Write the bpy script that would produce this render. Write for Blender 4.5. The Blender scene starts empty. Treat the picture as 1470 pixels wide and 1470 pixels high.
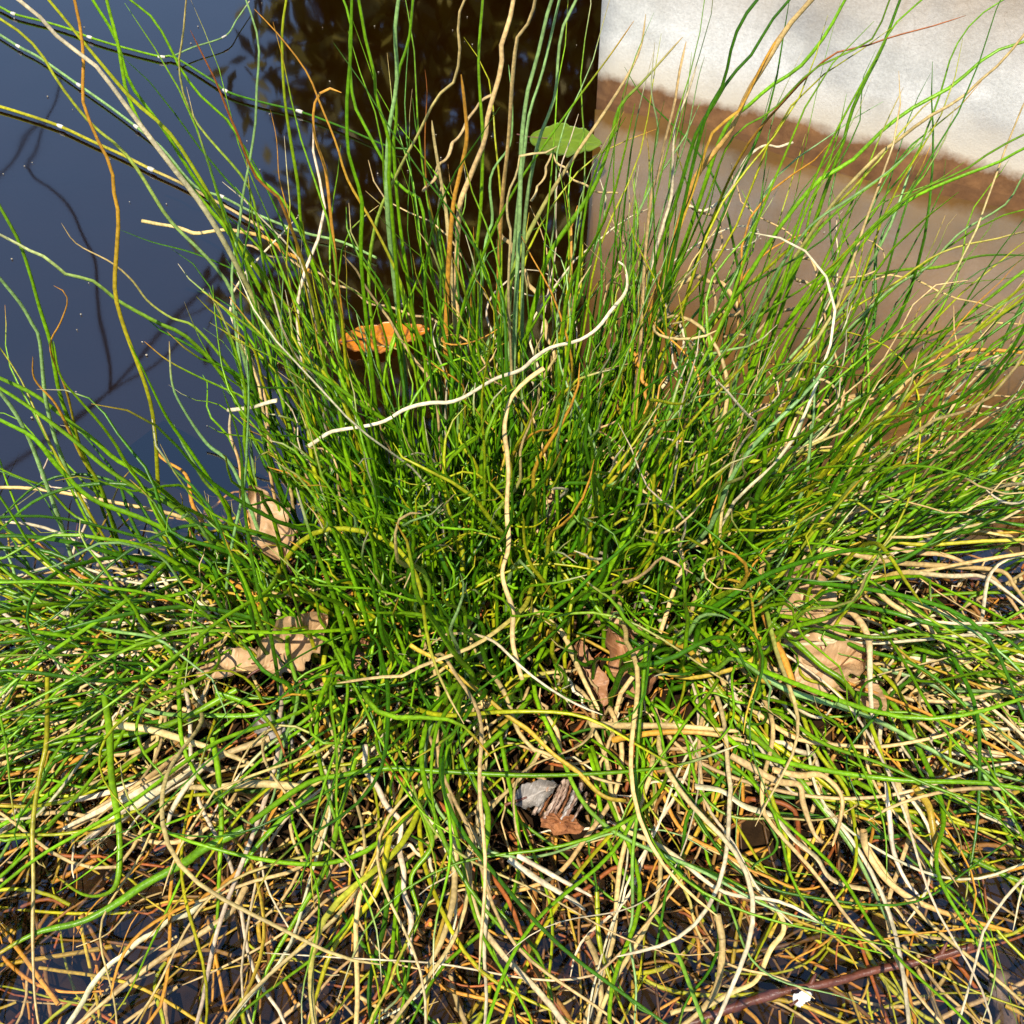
import bpy, math, random
import numpy as np
R = math.radians
rng = np.random.default_rng(7)
random.seed(7)

# ------------------------------------------------------------------ camera, sky, sun, exposure
CAM_H, PITCH, FOV = 0.57, R(47.0), R(50.0)
scn = bpy.context.scene
col = scn.collection
cam_d = bpy.data.cameras.new('camera')
cam_d.sensor_fit = 'HORIZONTAL'
cam_d.angle = FOV
cam_d.clip_start, cam_d.clip_end = 0.01, 600
cam = bpy.data.objects.new('camera', cam_d)
cam.location = (0, 0, CAM_H)
cam.rotation_euler = (math.pi / 2 - PITCH, 0, 0)
col.objects.link(cam)
scn.camera = cam

SUN_EL = R(58)
sun_h = np.array([-0.30, -0.95]); sun_h /= np.linalg.norm(sun_h)          # horizontal direction towards the sun
sun_v = np.array([sun_h[0] * math.cos(SUN_EL), sun_h[1] * math.cos(SUN_EL), math.sin(SUN_EL)])
world = bpy.data.worlds.new('World'); scn.world = world; world.use_nodes = True
wn = world.node_tree.nodes; wl = world.node_tree.links
sky = wn.new('ShaderNodeTexSky'); sky.sky_type = 'NISHITA'; sky.sun_disc = False
sky.sun_elevation = SUN_EL
sky.sun_rotation = math.atan2(sun_h[0], sun_h[1])
sky.air_density = 1.0; sky.dust_density = 0.0; sky.ozone_density = 2.5
bg = wn['Background']; bg.inputs['Strength'].default_value = 0.14
wl.new(sky.outputs[0], bg.inputs[0])
sun_d = bpy.data.lights.new('sun', 'SUN'); sun_d.energy = 5.0; sun_d.angle = R(0.53); sun_d.color = (1.0, 0.93, 0.80)
sun = bpy.data.objects.new('sun', sun_d); col.objects.link(sun)
from mathutils import Vector
sun.rotation_euler = Vector((-sun_v[0], -sun_v[1], -sun_v[2])).to_track_quat('-Z', 'Y').to_euler()
sun.location = (0, 0, 5)
vs = scn.view_settings
vs.view_transform = 'Standard'; vs.look = 'None'; vs.gamma = 1.0; vs.use_curve_mapping = False
vs.exposure = 0.60
cy = scn.cycles
cy.max_bounces = 10; cy.transparent_max_bounces = 24; cy.diffuse_bounces = 4; cy.glossy_bounces = 4; cy.transmission_bounces = 4
cy.caustics_reflective = False; cy.caustics_refractive = False

# ------------------------------------------------------------------ photograph pixel -> place
T = math.tan(FOV / 2)
CP, SP = math.cos(PITCH), math.sin(PITCH)
def ray(px, py):
    u = (px - 735) / 735 * T; v = (735 - py) / 735 * T
    return np.array([u, CP + v * SP, -SP + v * CP])
def at_z(px, py, z):
    d = ray(px, py); t = (z - CAM_H) / d[2]
    return np.array([d[0] * t, d[1] * t, z])
def at_lean(px, py, y0, k):                 # on a leaning plane y = y0 + k z
    d = ray(px, py); t = (y0 + k * CAM_H) / (d[1] - k * d[2])
    return np.array([d[0] * t, d[1] * t, CAM_H + d[2] * t])
def mirrored(px, py, dist):                 # a point up in the air whose mirror image lies at that pixel
    w = at_z(px, py, 0.0); d = ray(px, py); d = d / np.linalg.norm(d)
    return w + dist * np.array([d[0], d[1], -d[2]])
MC, MR = np.array([0.01, 0.405]), np.array([0.40, 0.172])
def mound(x, y):
    ry = np.where(np.asarray(y) < MC[1], MR[1] * 1.22, MR[1])
    r2 = ((x - MC[0]) / MR[0]) ** 2 + ((y - MC[1]) / ry) ** 2
    return np.maximum(-0.12, 0.045 * (1 - r2))

# ------------------------------------------------------------------ materials
def mat(name):
    m = bpy.data.materials.new(name); m.use_nodes = True
    nt = m.node_tree; nt.nodes.clear()
    out = nt.nodes.new('ShaderNodeOutputMaterial')
    return m, nt, nt.nodes, nt.links, out
def noise(nt, scale, detail=4, rough=0.55, coord='Object', vec=None, stretch=None):
    if vec is None:
        tc = nt.nodes.new('ShaderNodeTexCoord'); vec = tc.outputs[coord]
    if stretch:
        mp = nt.nodes.new('ShaderNodeMapping'); mp.inputs['Scale'].default_value = stretch
        nt.links.new(vec, mp.inputs[0]); vec = mp.outputs[0]
    n = nt.nodes.new('ShaderNodeTexNoise'); n.inputs['Scale'].default_value = scale
    n.inputs['Detail'].default_value = detail; n.inputs['Roughness'].default_value = rough
    nt.links.new(vec, n.inputs['Vector'])
    return n
def ramp(nt, src, stops):
    r = nt.nodes.new('ShaderNodeValToRGB')
    e = r.color_ramp.elements
    while len(e) < len(stops): e.new(0.5)
    for i, (p, c) in enumerate(stops):
        e[i].position = p
        e[i].color = (c, c, c, 1) if isinstance(c, (int, float)) else (*c, 1)
    nt.links.new(src, r.inputs[0])
    return r
def mixc(nt, f, a, b, mode='MIX'):
    m = nt.nodes.new('ShaderNodeMix'); m.data_type = 'RGBA'; m.blend_type = mode
    for s, v in ((0, f), (6, a), (7, b)):
        if isinstance(v, (int, float)): m.inputs[s].default_value = v
        elif isinstance(v, tuple): m.inputs[s].default_value = (*v, 1)
        else: nt.links.new(v, m.inputs[s])
    return m.outputs[2]
def math_n(nt, op, a, b=None):
    m = nt.nodes.new('ShaderNodeMath'); m.operation = op
    for i, v in enumerate((a, b)):
        if v is None: continue
        if isinstance(v, (int, float)): m.inputs[i].default_value = v
        else: nt.links.new(v, m.inputs[i])
    return m.outputs[0]
def bump(nt, h, strength, dist):
    b = nt.nodes.new('ShaderNodeBump'); b.inputs['Strength'].default_value = strength; b.inputs['Distance'].default_value = dist
    nt.links.new(h, b.inputs['Height']); return b.outputs[0]

def stem_material(name, rough, trans, spec):
    m, nt, N, L, out = mat(name)
    at = N.new('ShaderNodeAttribute'); at.attribute_name = 'Col'
    n1 = noise(nt, 55, 3); n2 = noise(nt, 420, 2)
    f = ramp(nt, n1.outputs[0], [(0.3, 0.72), (0.7, 1.2)])
    c = mixc(nt, 1.0, at.outputs['Color'], f.outputs[0], 'MULTIPLY')
    f2 = ramp(nt, n2.outputs[0], [(0.35, 0.72), (0.65, 1.15)])
    c = mixc(nt, 1.0, c, f2.outputs[0], 'MULTIPLY')
    p = N.new('ShaderNodeBsdfPrincipled'); p.inputs['Roughness'].default_value = rough
    p.inputs['Specular IOR Level'].default_value = spec
    L.new(c, p.inputs['Base Color'])
    L.new(bump(nt, n2.outputs[0], 0.35, 0.0006), p.inputs['Normal'])
    t = N.new('ShaderNodeBsdfTranslucent'); L.new(c, t.inputs[0])
    mx = N.new('ShaderNodeMixShader'); mx.inputs[0].default_value = trans
    L.new(p.outputs[0], mx.inputs[1]); L.new(t.outputs[0], mx.inputs[2]); L.new(mx.outputs[0], out.inputs[0])
    return m
M_GREEN = stem_material('green_stem', 0.34, 0.2, 0.35)
M_STRAW = stem_material('dry_straw', 0.55, 0.12, 0.35)

def leaf_material(name, a, b, spot, rough=0.55, trans=0.2):
    m, nt, N, L, out = mat(name)
    n1 = noise(nt, 38, 5, 0.6); n2 = noise(nt, 260, 3)
    c = ramp(nt, n1.outputs[0], [(0.3, a), (0.68, b)]).outputs[0]
    s = ramp(nt, n2.outputs[0], [(0.62, 0.0), (0.72, 1.0)]).outputs[0]
    c = mixc(nt, math_n(nt, 'MULTIPLY', s, 0.55), c, spot)
    uv = N.new('ShaderNodeAttribute'); uv.attribute_name = 'vein'
    v = uv.outputs['Fac']
    c = mixc(nt, math_n(nt, 'MULTIPLY', v, 0.5), c, tuple(min(1, x * 1.35) for x in b))
    p = N.new('ShaderNodeBsdfPrincipled'); p.inputs['Roughness'].default_value = rough
    L.new(c, p.inputs['Base Color'])
    h = math_n(nt, 'ADD', math_n(nt, 'MULTIPLY', v, 0.7), math_n(nt, 'MULTIPLY', n2.outputs[0], 0.5))
    L.new(bump(nt, h, 0.5, 0.0015), p.inputs['Normal'])
    t = N.new('ShaderNodeBsdfTranslucent'); L.new(c, t.inputs[0])
    mx = N.new('ShaderNodeMixShader'); mx.inputs[0].default_value = trans
    L.new(p.outputs[0], mx.inputs[1]); L.new(t.outputs[0], mx.inputs[2]); L.new(mx.outputs[0], out.inputs[0])
    return m
M_TAN = leaf_material('tan_dead_leaf', (0.40, 0.23, 0.10), (0.60, 0.38, 0.19), (0.22, 0.11, 0.05))
M_RUST = leaf_material('rust_dead_leaf', (0.27, 0.10, 0.035), (0.50, 0.27, 0.13), (0.10, 0.035, 0.015))
M_GREYLEAF = leaf_material('weathered_grey_leaf', (0.22, 0.19, 0.16), (0.42, 0.37, 0.32), (0.10, 0.08, 0.06))
M_AMBER = leaf_material('amber_leaf', (0.55, 0.15, 0.008), (0.68, 0.25, 0.015), (0.30, 0.10, 0.05), 0.35)
M_PAD = leaf_material('pad_green', (0.10, 0.17, 0.012), (0.16, 0.24, 0.018), (0.12, 0.15, 0.02), 0.35)

def plain(name, a, b, scale, rough=0.7, bstr=0.5, bdist=0.002, stretch=None, spec=0.4):
    m, nt, N, L, out = mat(name)
    n1 = noise(nt, scale, 6, 0.6, stretch=stretch)
    c = ramp(nt, n1.outputs[0], [(0.32, a), (0.68, b)]).outputs[0]
    p = N.new('ShaderNodeBsdfPrincipled'); p.inputs['Roughness'].default_value = rough
    p.inputs['Specular IOR Level'].default_value = spec
    L.new(c, p.inputs['Base Color']); L.new(bump(nt, n1.outputs[0], bstr, bdist), p.inputs['Normal'])
    L.new(p.outputs[0], out.inputs[0]); return m
M_SOIL = plain('wet_root_soil', (0.006, 0.003, 0.0012), (0.030, 0.015, 0.005), 60, 0.9, 1.0, 0.006, None, 0.1)
M_BED = plain('pond_mud', (0.004, 0.0045, 0.002), (0.010, 0.010, 0.004), 9, 0.9, 0.5, 0.01)
M_GROUND = plain('meadow_ground', (0.03, 0.05, 0.012), (0.09, 0.10, 0.03), 3, 0.95, 0.6, 0.03)
M_BARKTREE = plain('tree_bark', (0.03, 0.02, 0.012), (0.10, 0.07, 0.045), 14, 0.9, 0.9, 0.02, (1, 1, 0.25))
M_TWIG = plain('wet_twig', (0.07, 0.02, 0.012), (0.17, 0.055, 0.03), 160, 0.4, 0.8, 0.001)
M_BARK = plain('bark_layers', (0.16, 0.06, 0.025), (0.55, 0.42, 0.32), 140, 0.75, 1.0, 0.0015, (1, 0.25, 1))
M_RUSTBARK = plain('rust_inner_bark', (0.13, 0.04, 0.012), (0.36, 0.14, 0.045), 160, 0.8, 1.0, 0.0015)
M_GREYLEAF2 = plain('grey_outer_bark', (0.20, 0.16, 0.13), (0.60, 0.54, 0.48), 200, 0.8, 1.0, .0015)
M_CHAFF = plain('chaff', (0.22, 0.17, 0.10), (0.55, 0.48, 0.36), 300, 0.8)
M_SHELL = plain('white_shell', (0.62, 0.60, 0.55), (0.85, 0.84, 0.80), 90, 0.35, 0.6, 0.001)
M_CROWN = plain('tree_foliage', (0.10, 0.082, 0.006), (0.22, 0.17, 0.013), 1.3, 0.6, 0.2, 0.01)
M_STUB = plain('rotten_stub', (0.05, 0.03, 0.02), (0.20, 0.13, 0.09), 90, 0.7, 0.9, 0.002)

def wall_material():
    m, nt, N, L, out = mat('stained_white_concrete')
    tc = N.new('ShaderNodeTexCoord'); sep = N.new('ShaderNodeSeparateXYZ'); L.new(tc.outputs['Object'], sep.inputs[0])
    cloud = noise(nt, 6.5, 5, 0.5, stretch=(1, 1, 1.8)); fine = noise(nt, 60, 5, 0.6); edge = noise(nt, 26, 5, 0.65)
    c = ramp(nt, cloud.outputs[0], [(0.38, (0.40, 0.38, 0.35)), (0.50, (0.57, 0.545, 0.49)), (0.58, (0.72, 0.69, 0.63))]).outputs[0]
    pock = ramp(nt, fine.outputs[0], [(0.66, 0.0), (0.76, 1.0)]).outputs[0]
    c = mixc(nt, math_n(nt, 'MULTIPLY', pock, 0.25), c, (0.40, 0.36, 0.30))
    grit = noise(nt, 380, 4, 0.7); streak = noise(nt, 30, 4, 0.6, stretch=(1, 1, 0.12))
    c = mixc(nt, 1.0, c, ramp(nt, grit.outputs[0], [(0.3, 0.82), (0.7, 1.12)]).outputs[0], 'MULTIPLY')
    c = mixc(nt, math_n(nt, 'MULTIPLY', ramp(nt, streak.outputs[0], [(0.52, 0.0), (0.7, 1.0)]).outputs[0], 0.35), c, (0.30, 0.27, 0.22))
    vor = N.new('ShaderNodeTexVoronoi'); vor.feature = 'DISTANCE_TO_EDGE'; vor.inputs['Scale'].default_value = 4.5
    wob = noise(nt, 14, 3); wv = N.new('ShaderNodeVectorMath'); wv.operation = 'MULTIPLY_ADD'
    L.new(wob.outputs['Color'], wv.inputs[0]); wv.inputs[1].default_value = (.12, .12, .12); L.new(tc.outputs['Object'], wv.inputs[2]); L.new(wv.outputs[0], vor.inputs['Vector'])
    crack = ramp(nt, vor.outputs[0], [(0.0, 1.0), (0.007, 0.0)]).outputs[0]
    c = mixc(nt, math_n(nt, 'MULTIPLY', crack, 0.10), c, (0.12, 0.10, 0.08))
    z = math_n(nt, 'ADD', sep.outputs[2], math_n(nt, 'MULTIPLY', math_n(nt, 'SUBTRACT', edge.outputs[0], 0.5), 0.032))
    zt = N.new('ShaderNodeMapRange'); zt.inputs[1].default_value = 0.10; zt.inputs[2].default_value = 0.26; L.new(math_n(nt, 'ADD', z, math_n(nt, 'MULTIPLY', math_n(nt, 'SUBTRACT', cloud.outputs[0], 0.5), 0.12)), zt.inputs[0])
    tan = ramp(nt, streak.outputs[0], [(0.35, (0.20, 0.10, 0.022)), (0.65, (0.33, 0.18, 0.05))]).outputs[0]
    c = mixc(nt, zt.outputs[0], c, tan)                                         # ochre added on the unseen upper wall so it mirrors brown in the water
    zr = N.new('ShaderNodeMapRange'); zr.inputs[1].default_value = 0.030; zr.inputs[2].default_value = 0.075; L.new(z, zr.inputs[0])
    c = mixc(nt, zr.outputs[0], (0.60, 0.52, 0.40), c)                         # lime bloom just above the old water line
    zb = N.new('ShaderNodeMapRange'); zb.inputs[1].default_value = 0.032; zb.inputs[2].default_value = 0.020; L.new(z, zb.inputs[0])
    st = ramp(nt, fine.outputs[0], [(0.3, (0.11, 0.045, 0.013)), (0.7, (0.26, 0.12, 0.04))]).outputs[0]
    c = mixc(nt, zb.outputs[0], c, st)                                          # brown algae stain of the water line
    p = N.new('ShaderNodeBsdfPrincipled'); p.inputs['Roughness'].default_value = 0.8
    L.new(c, p.inputs['Base Color'])
    hh = math_n(nt, 'ADD', math_n(nt, 'ADD', fine.outputs[0], math_n(nt, 'MULTIPLY', grit.outputs[0], 0.5)), math_n(nt, 'MULTIPLY', crack, -0.1))
    L.new(bump(nt, hh, 0.22, 0.003), p.inputs['Normal']); L.new(p.outputs[0], out.inputs[0]); return m
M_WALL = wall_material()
M_LEDGE = plain('silted_footing', (0.055, 0.026, 0.002), (0.17, 0.085, 0.007), 9, 0.9, 0.4, 0.004)

def water_material():
    m, nt, N, L, out = mat('pond_water')
    tc = N.new('ShaderNodeTexCoord')
    n = noise(nt, 5.0, 2, 0.4, stretch=(1.0, 0.6, 1.0))
    nor = bump(nt, n.outputs[0], 0.09, 0.02)
    geo = N.new('ShaderNodeNewGeometry')
    dp = N.new('ShaderNodeVectorMath'); dp.operation = 'DOT_PRODUCT'
    L.new(geo.outputs['Incoming'], dp.inputs[0]); L.new(nor, dp.inputs[1])
    cth = math_n(nt, 'ABSOLUTE', dp.outputs['Value'])
    om = math_n(nt, 'SUBTRACT', 1.0, cth)
    f5 = math_n(nt, 'POWER', om, 3.0)
    mr = N.new('ShaderNodeMapRange'); mr.inputs[1].default_value = 0.04; mr.inputs[2].default_value = 0.30; mr.inputs[3].default_value = 0.05; mr.inputs[4].default_value = 0.225
    L.new(om, mr.inputs[0])
    fr = math_n(nt, 'ADD', math_n(nt, 'MULTIPLY', f5, 0.25), mr.outputs[0])
    tr = N.new('ShaderNodeBsdfTransparent'); tr.inputs[0].default_value = (1, 1, 1, 1)
    gl = N.new('ShaderNodeBsdfGlossy'); gl.inputs['Roughness'].default_value = 0.035; L.new(nor, gl.inputs['Normal'])
    mx = N.new('ShaderNodeMixShader'); L.new(fr, mx.inputs[0]); L.new(tr.outputs[0], mx.inputs[1]); L.new(gl.outputs[0], mx.inputs[2])
    L.new(mx.outputs[0], out.inputs[0])
    va = N.new('ShaderNodeVolumeAbsorption'); va.inputs[0].default_value = (0.86, 0.68, 0.30, 1); va.inputs[1].default_value = 4.5
    L.new(va.outputs[0], out.inputs['Volume'])
    return m
M_WATER = water_material()

# ------------------------------------------------------------------ object helpers
def tag(o, label=None, cat=None, group=None, kind=None):
    if label: o['label'] = label
    if cat: o['category'] = cat
    if group: o['group'] = group
    if kind: o['kind'] = kind
    return o
def mesh_obj(name, V, F, m, parent=None, smooth=True, colr=None, vein=None):
    me = bpy.data.meshes.new(name)
    V = np.asarray(V, dtype=np.float32)
    if isinstance(F, np.ndarray):
        nf, k = F.shape
        me.vertices.add(len(V)); me.vertices.foreach_set('co', V.ravel())
        me.loops.add(nf * k); me.loops.foreach_set('vertex_index', F.ravel().astype(np.int32))
        me.polygons.add(nf); me.polygons.foreach_set('loop_start', np.arange(0, nf * k, k, dtype=np.int32))
        me.update(calc_edges=True)
    else:
        me.from_pydata([tuple(map(float, v)) for v in V], [], F)
    if smooth: me.polygons.foreach_set('use_smooth', np.ones(len(me.polygons), dtype=bool))
    if colr is not None:
        a = me.color_attributes.new('Col', 'FLOAT_COLOR', 'POINT')
        c4 = np.ones((len(V), 4), dtype=np.float32); c4[:, :3] = colr; a.data.foreach_set('color', c4.ravel())
    if vein is not None:
        a = me.attributes.new('vein', 'FLOAT', 'POINT'); a.data.foreach_set('value', np.asarray(vein, dtype=np.float32))
    me.materials.append(m); me.update()
    o = bpy.data.objects.new(name, me); col.objects.link(o)
    if parent is not None: o.parent = parent
    return o
def empty(name, loc):
    o = bpy.data.objects.new(name, None); o.empty_display_size = 0.05; o.location = loc; col.objects.link(o); return o

def tubes(P, rad, C, sides=5, flat=1.0, twist=0.0):
    """P (B,M,3) centre lines, rad (B,M), C (B,M,3) colours -> verts, quads, colours"""
    B, M, _ = P.shape
    Tn = np.gradient(P, axis=1); Tn /= np.linalg.norm(Tn, axis=2, keepdims=True) + 1e-12
    n0 = rng.normal(size=(B, 3)); Ns = np.zeros_like(P)
    n = n0 - (n0 * Tn[:, 0]).sum(1, keepdims=True) * Tn[:, 0]; n /= np.linalg.norm(n, axis=1, keepdims=True) + 1e-12
    for i in range(M):
        n = n - (n * Tn[:, i]).sum(1, keepdims=True) * Tn[:, i]; n /= np.linalg.norm(n, axis=1, keepdims=True) + 1e-12
        Ns[:, i] = n
    Bn = np.cross(Tn, Ns)
    ang = np.arange(sides) / sides * 2 * np.pi
    fl = np.broadcast_to(np.asarray(flat, dtype=float).reshape(-1, 1, 1, 1), (B, 1, 1, 1))
    ca = np.cos(ang).reshape(1, 1, sides, 1); sa = np.sin(ang).reshape(1, 1, sides, 1)
    V = P[:, :, None] + rad[:, :, None, None] * (ca * Ns[:, :, None] + sa * fl * Bn[:, :, None])
    V = V.reshape(-1, 3)
    Cc = np.repeat(C[:, :, None], sides, axis=2).reshape(-1, 3)
    b = np.arange(B)[:, None, None] * M * sides; i = np.arange(M - 1)[None, :, None] * sides; j = np.arange(sides)[None, None, :]
    j2 = (j + 1) % sides
    F = np.stack([b + i + j, b + i + j2, b + i + sides + j2, b + i + sides + j], axis=-1).reshape(-1, 4)
    return V, F, Cc
def catmull(pts, M):
    p = np.asarray(pts, dtype=float)
    if len(p) == 2: p = np.vstack([p[0], (p[0] + p[1]) / 2, p[1]])
    q = np.vstack([2 * p[0] - p[1], p, 2 * p[-1] - p[-2]])
    out = []
    for k in range(1, len(q) - 2):
        t = np.linspace(0, 1, 12, endpoint=False)[:, None]
        a, b, c, d = q[k - 1], q[k], q[k + 1], q[k + 2]
        out.append(0.5 * (2 * b + (c - a) * t + (2 * a - 5 * b + 4 * c - d) * t ** 2 + (3 * b - a - 3 * c + d) * t ** 3))
    out = np.vstack(out + [p[-1:]])
    s = np.r_[0, np.cumsum(np.linalg.norm(np.diff(out, axis=0), axis=1))]
    si = np.linspace(0, s[-1], M)
    return np.stack([np.interp(si, s, out[:, k]) for k in range(3)], axis=1)

# ------------------------------------------------------------------ the setting: ground, pond bed, water
rr = np.array([0, .4, .8, 1.2, 1.6, 2.0, 2.4, 2.8, 3.0, 3.2, 3.6, 5, 9, 20, 60, 250.])
zz = np.array([-.42, -.42, -.42, -.42, -.42, -.42, -.40, -.28, -.08, .10, .16, .2, .2, .2, .2, .2])
na = 72; V = []; F = []
for i, (r, z) in enumerate(zip(rr, zz)):
    for k in range(na):
        a = k / na * 2 * math.pi
        q = r * (1 + (0.06 * math.sin(3 * a + 1) + 0.04 * math.sin(7 * a)) * (0 < r < 9))
        V.append((q * math.cos(a), 0.7 + q * math.sin(a), z))
for i in range(1, len(rr) - 1):
    for k in range(na):
        k2 = (k + 1) % na
        F.append((i * na + k, i * na + k2, (i + 1) * na + k2, (i + 1) * na + k))
cut = 9
gi = [f for f in F if f[0] // na >= cut]
bi = [f for f in F if f[0] // na < cut] + [(0 * na, na + k, na + (k + 1) % na) for k in range(na)]
def used(V, fs):
    ids = sorted({i for f in fs for i in f}); mp = {a: b for b, a in enumerate(ids)}
    return [V[i] for i in ids], [tuple(mp[i] for i in f) for f in fs]
v, f = used(V, gi); tag(mesh_obj('ground', v, f, M_GROUND), kind='structure')
v, f = used(V, bi); tag(mesh_obj('pond_bed', v, f, M_BED), kind='structure')
# closed body of water
ring = [(3.15 * math.cos(k / 64 * 2 * math.pi), 0.7 + 3.15 * math.sin(k / 64 * 2 * math.pi)) for k in range(64)]
Vw = [(x, y, 0.0) for x, y in ring] + [(x, y, -0.55) for x, y in ring]
Fw = [tuple(range(64)), tuple(range(127, 63, -1))] + [(k, k + 64, (k + 1) % 64 + 64, (k + 1) % 64) for k in range(64)]
tag(mesh_obj('pond_water', Vw, Fw, M_WATER, smooth=False), kind='structure')

# ------------------------------------------------------------------ concrete pond wall and its silted footing
c0 = at_z(855, 142, 0.0); c1 = at_z(1470, 288, 0.0)
wd = (c1 - c0); wd[2] = 0; wd /= np.linalg.norm(wd)
wn_ = np.array([wd[1], -wd[0], 0.0])
if wn_[1] > 0: wn_ = -wn_                                   # towards the camera
back = np.array([0.16, 1.0, 0]); back /= np.linalg.norm(back)
def grid_wall():
    Ln, Ht, zb = 2.2, 0.46, -0.45
    nu, nv = 90, 44
    V = []; F = []
    us = np.linspace(0, Ln, nu); vs_ = np.linspace(zb, Ht, nv)
    rs = np.random.default_rng(3)
    ph = rs.uniform(0, 6.28, 8)
    for j, z in enumerate(vs_):
        for i, u in enumerate(us):
            off = 0.003 * (math.sin(7 * u + ph[0] + 3 * z) + math.sin(17 * u + 11 * z + ph[1]) * .6 + math.sin(9 * z + ph[2]) * .8)
            if i == 0: off -= 0.004
            p = c0 + wd * u + wn_ * off
            V.append((p[0], p[1], z))
    for j in range(nv - 1):
        for i in range(nu - 1):
            F.append((j * nu + i, j * nu + i + 1, (j + 1) * nu + i + 1, (j + 1) * nu + i))
    # chamfer, end face, top, back
    n = len(V)
    th = 0.32
    for j, z in enumerate(vs_):                              # end face leading back from the corner, slightly rough arris
        p = c0 + back * 0.006 + wd * 0.001 + back * 0.002 * math.sin(40 * z)
        V.append((p[0], p[1], z)); p = c0 + back * th; V.append((p[0], p[1], z))
        p = c0 + back * th + wd * Ln; V.append((p[0], p[1], z))
    for j in range(nv - 1):
        a = n + 3 * j; b = a + 3
        F += [(j * nu, (j + 1) * nu, b, a), (a, b, b + 1, a + 1), (a + 1, b + 1, b + 2, a + 2), (a + 2, b + 2, (j + 2) * nu - 1, (j + 1) * nu - 1)]
    top = [(nv - 1) * nu + i for i in range(nu)] + [n + 3 * (nv - 1) + 2, n + 3 * (nv - 1) + 1, n + 3 * (nv - 1)]
    F.append(tuple(top))
    return V, F
v, f = grid_wall()
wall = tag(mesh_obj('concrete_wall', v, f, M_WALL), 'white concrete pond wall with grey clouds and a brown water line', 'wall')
import bmesh
bm = bmesh.new(); bm.from_mesh(wall.data); bmesh.ops.recalc_face_normals(bm, faces=bm.faces); bm.to_mesh(wall.data); bm.free()
# sloping silted footing under water in front of the wall
nu, nv = 40, 24; V = []; F = []
e1 = at_z(858, 470, -0.05); e1[2] = 0
for j in range(nv):
    t = j / (nv - 1)
    a = c0 * (1 - t) + e1 * t
    b = c0 + wd * 1.6 + wn_ * (np.dot(e1 - c0, wn_) * t)
    for i in range(nu):
        s = i / (nu - 1); p = a * (1 - s) + b * s
        z = -0.012 - 0.17 * t + 0.006 * math.sin(13 * s * 1.6 + 5 * t) + 0.004 * math.sin(31 * s + 17 * t)
        V.append((p[0], p[1], z))
n = len(V)
for j in range(nv):
    for i in range(nu): V.append((V[j * nu + i][0], V[j * nu + i][1], -0.44))
for j in range(nv - 1):
    for i in range(nu - 1):
        q = (j * nu + i, j * nu + i + 1, (j + 1) * nu + i + 1, (j + 1) * nu + i); F.append(q)
    F.append((j * nu, (j + 1) * nu, n + (j + 1) * nu, n + j * nu))
for i in range(nu - 1):
    a = (nv - 1) * nu + i; F.append((a, a + 1, n + a + 1, n + a))
foot = mesh_obj('footing', V, F, M_LEDGE, wall)

# ------------------------------------------------------------------ the tree beyond the pond whose image lies in the water
tree = tag(empty('tree', (1.2, 5.2, 0.2)), 'dark leafy tree mirrored in the pond beyond the tussock', 'tree')
def rel(o, pts): return np.asarray(pts, dtype=float) - np.array(o.location)
def tube_part(name, pts, r0, r1, m, parent, sides=8, M=16, origin=None):
    P = catmull(pts, M)[None]
    if origin is not None: P = P - np.array(origin)
    rad = np.linspace(r0, r1, M)[None]
    V, F, C = tubes(P, rad, np.ones((1, M, 3)), sides)
    return mesh_obj(name, V, F, m, parent)
to = tree.location
tube_part('trunk', [(1.2, 5.2, 0.05), (1.15, 5.22, 0.8), (1.25, 5.18, 1.6), (1.2, 5.2, 2.6), (1.3, 5.1, 3.6), (1.2, 5.1, 4.3)], 0.2, 0.04, M_BARKTREE, tree, 10, 20, to)
limb_ends = [(-0.8, 4.7, 2.6), (-0.4, 4.6, 3.6), (0.3, 5.6, 4.2), (3.0, 5.0, 2.4), (2.7, 5.6, 3.4), (0.2, 4.2, 2.0), (2.0, 4.4, 3.4), (-0.7, 5.5, 2.0)]
for k, e in enumerate(limb_ends):
    z0 = 1.1 + 0.2 * k
    a = np.array([1.2, 5.2, z0]); b = np.array(e); mid = (a + b) / 2 + np.array([0, 0, 0.15])
    tube_part('limb', [a, mid, b], 0.07, 0.015, M_BARKTREE, tree, 6, 10, to)
# crown: leaf faces in clumps
cc = np.array([1.0, 5.1, 2.5]); cr = np.array([2.45, 1.6, 2.15])
cl = []
while len(cl) < 330:
    p = rng.uniform(-1, 1, 3)
    r = np.linalg.norm(p)
    if r < 1 and r > 0.25: cl.append(cc + p * cr)
cl = np.array(cl)
nl = 110
base = np.repeat(cl, nl, axis=0) + rng.normal(size=(len(cl) * nl, 3)) * 0.17
def leaf_faces(base, size):
    n = len(base)
    d = rng.normal(size=(n, 3)); d /= np.linalg.norm(d, axis=1, keepdims=True)
    e = np.cross(d, rng.normal(size=(n, 3))); e /= np.linalg.norm(e, axis=1, keepdims=True)
    s = size * rng.uniform(.6, 1.3, (n, 1))
    V = np.stack([base - d * s, base + e * s * .45, base + d * s, base - e * s * .45], axis=1).reshape(-1, 3)
    F = np.arange(4 * n).reshape(-1, 4)
    return V, F
V, F = leaf_faces(base, 0.062)
crown = mesh_obj('crown', V - np.array(to), F, M_CROWN, tree, smooth=False)

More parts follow.
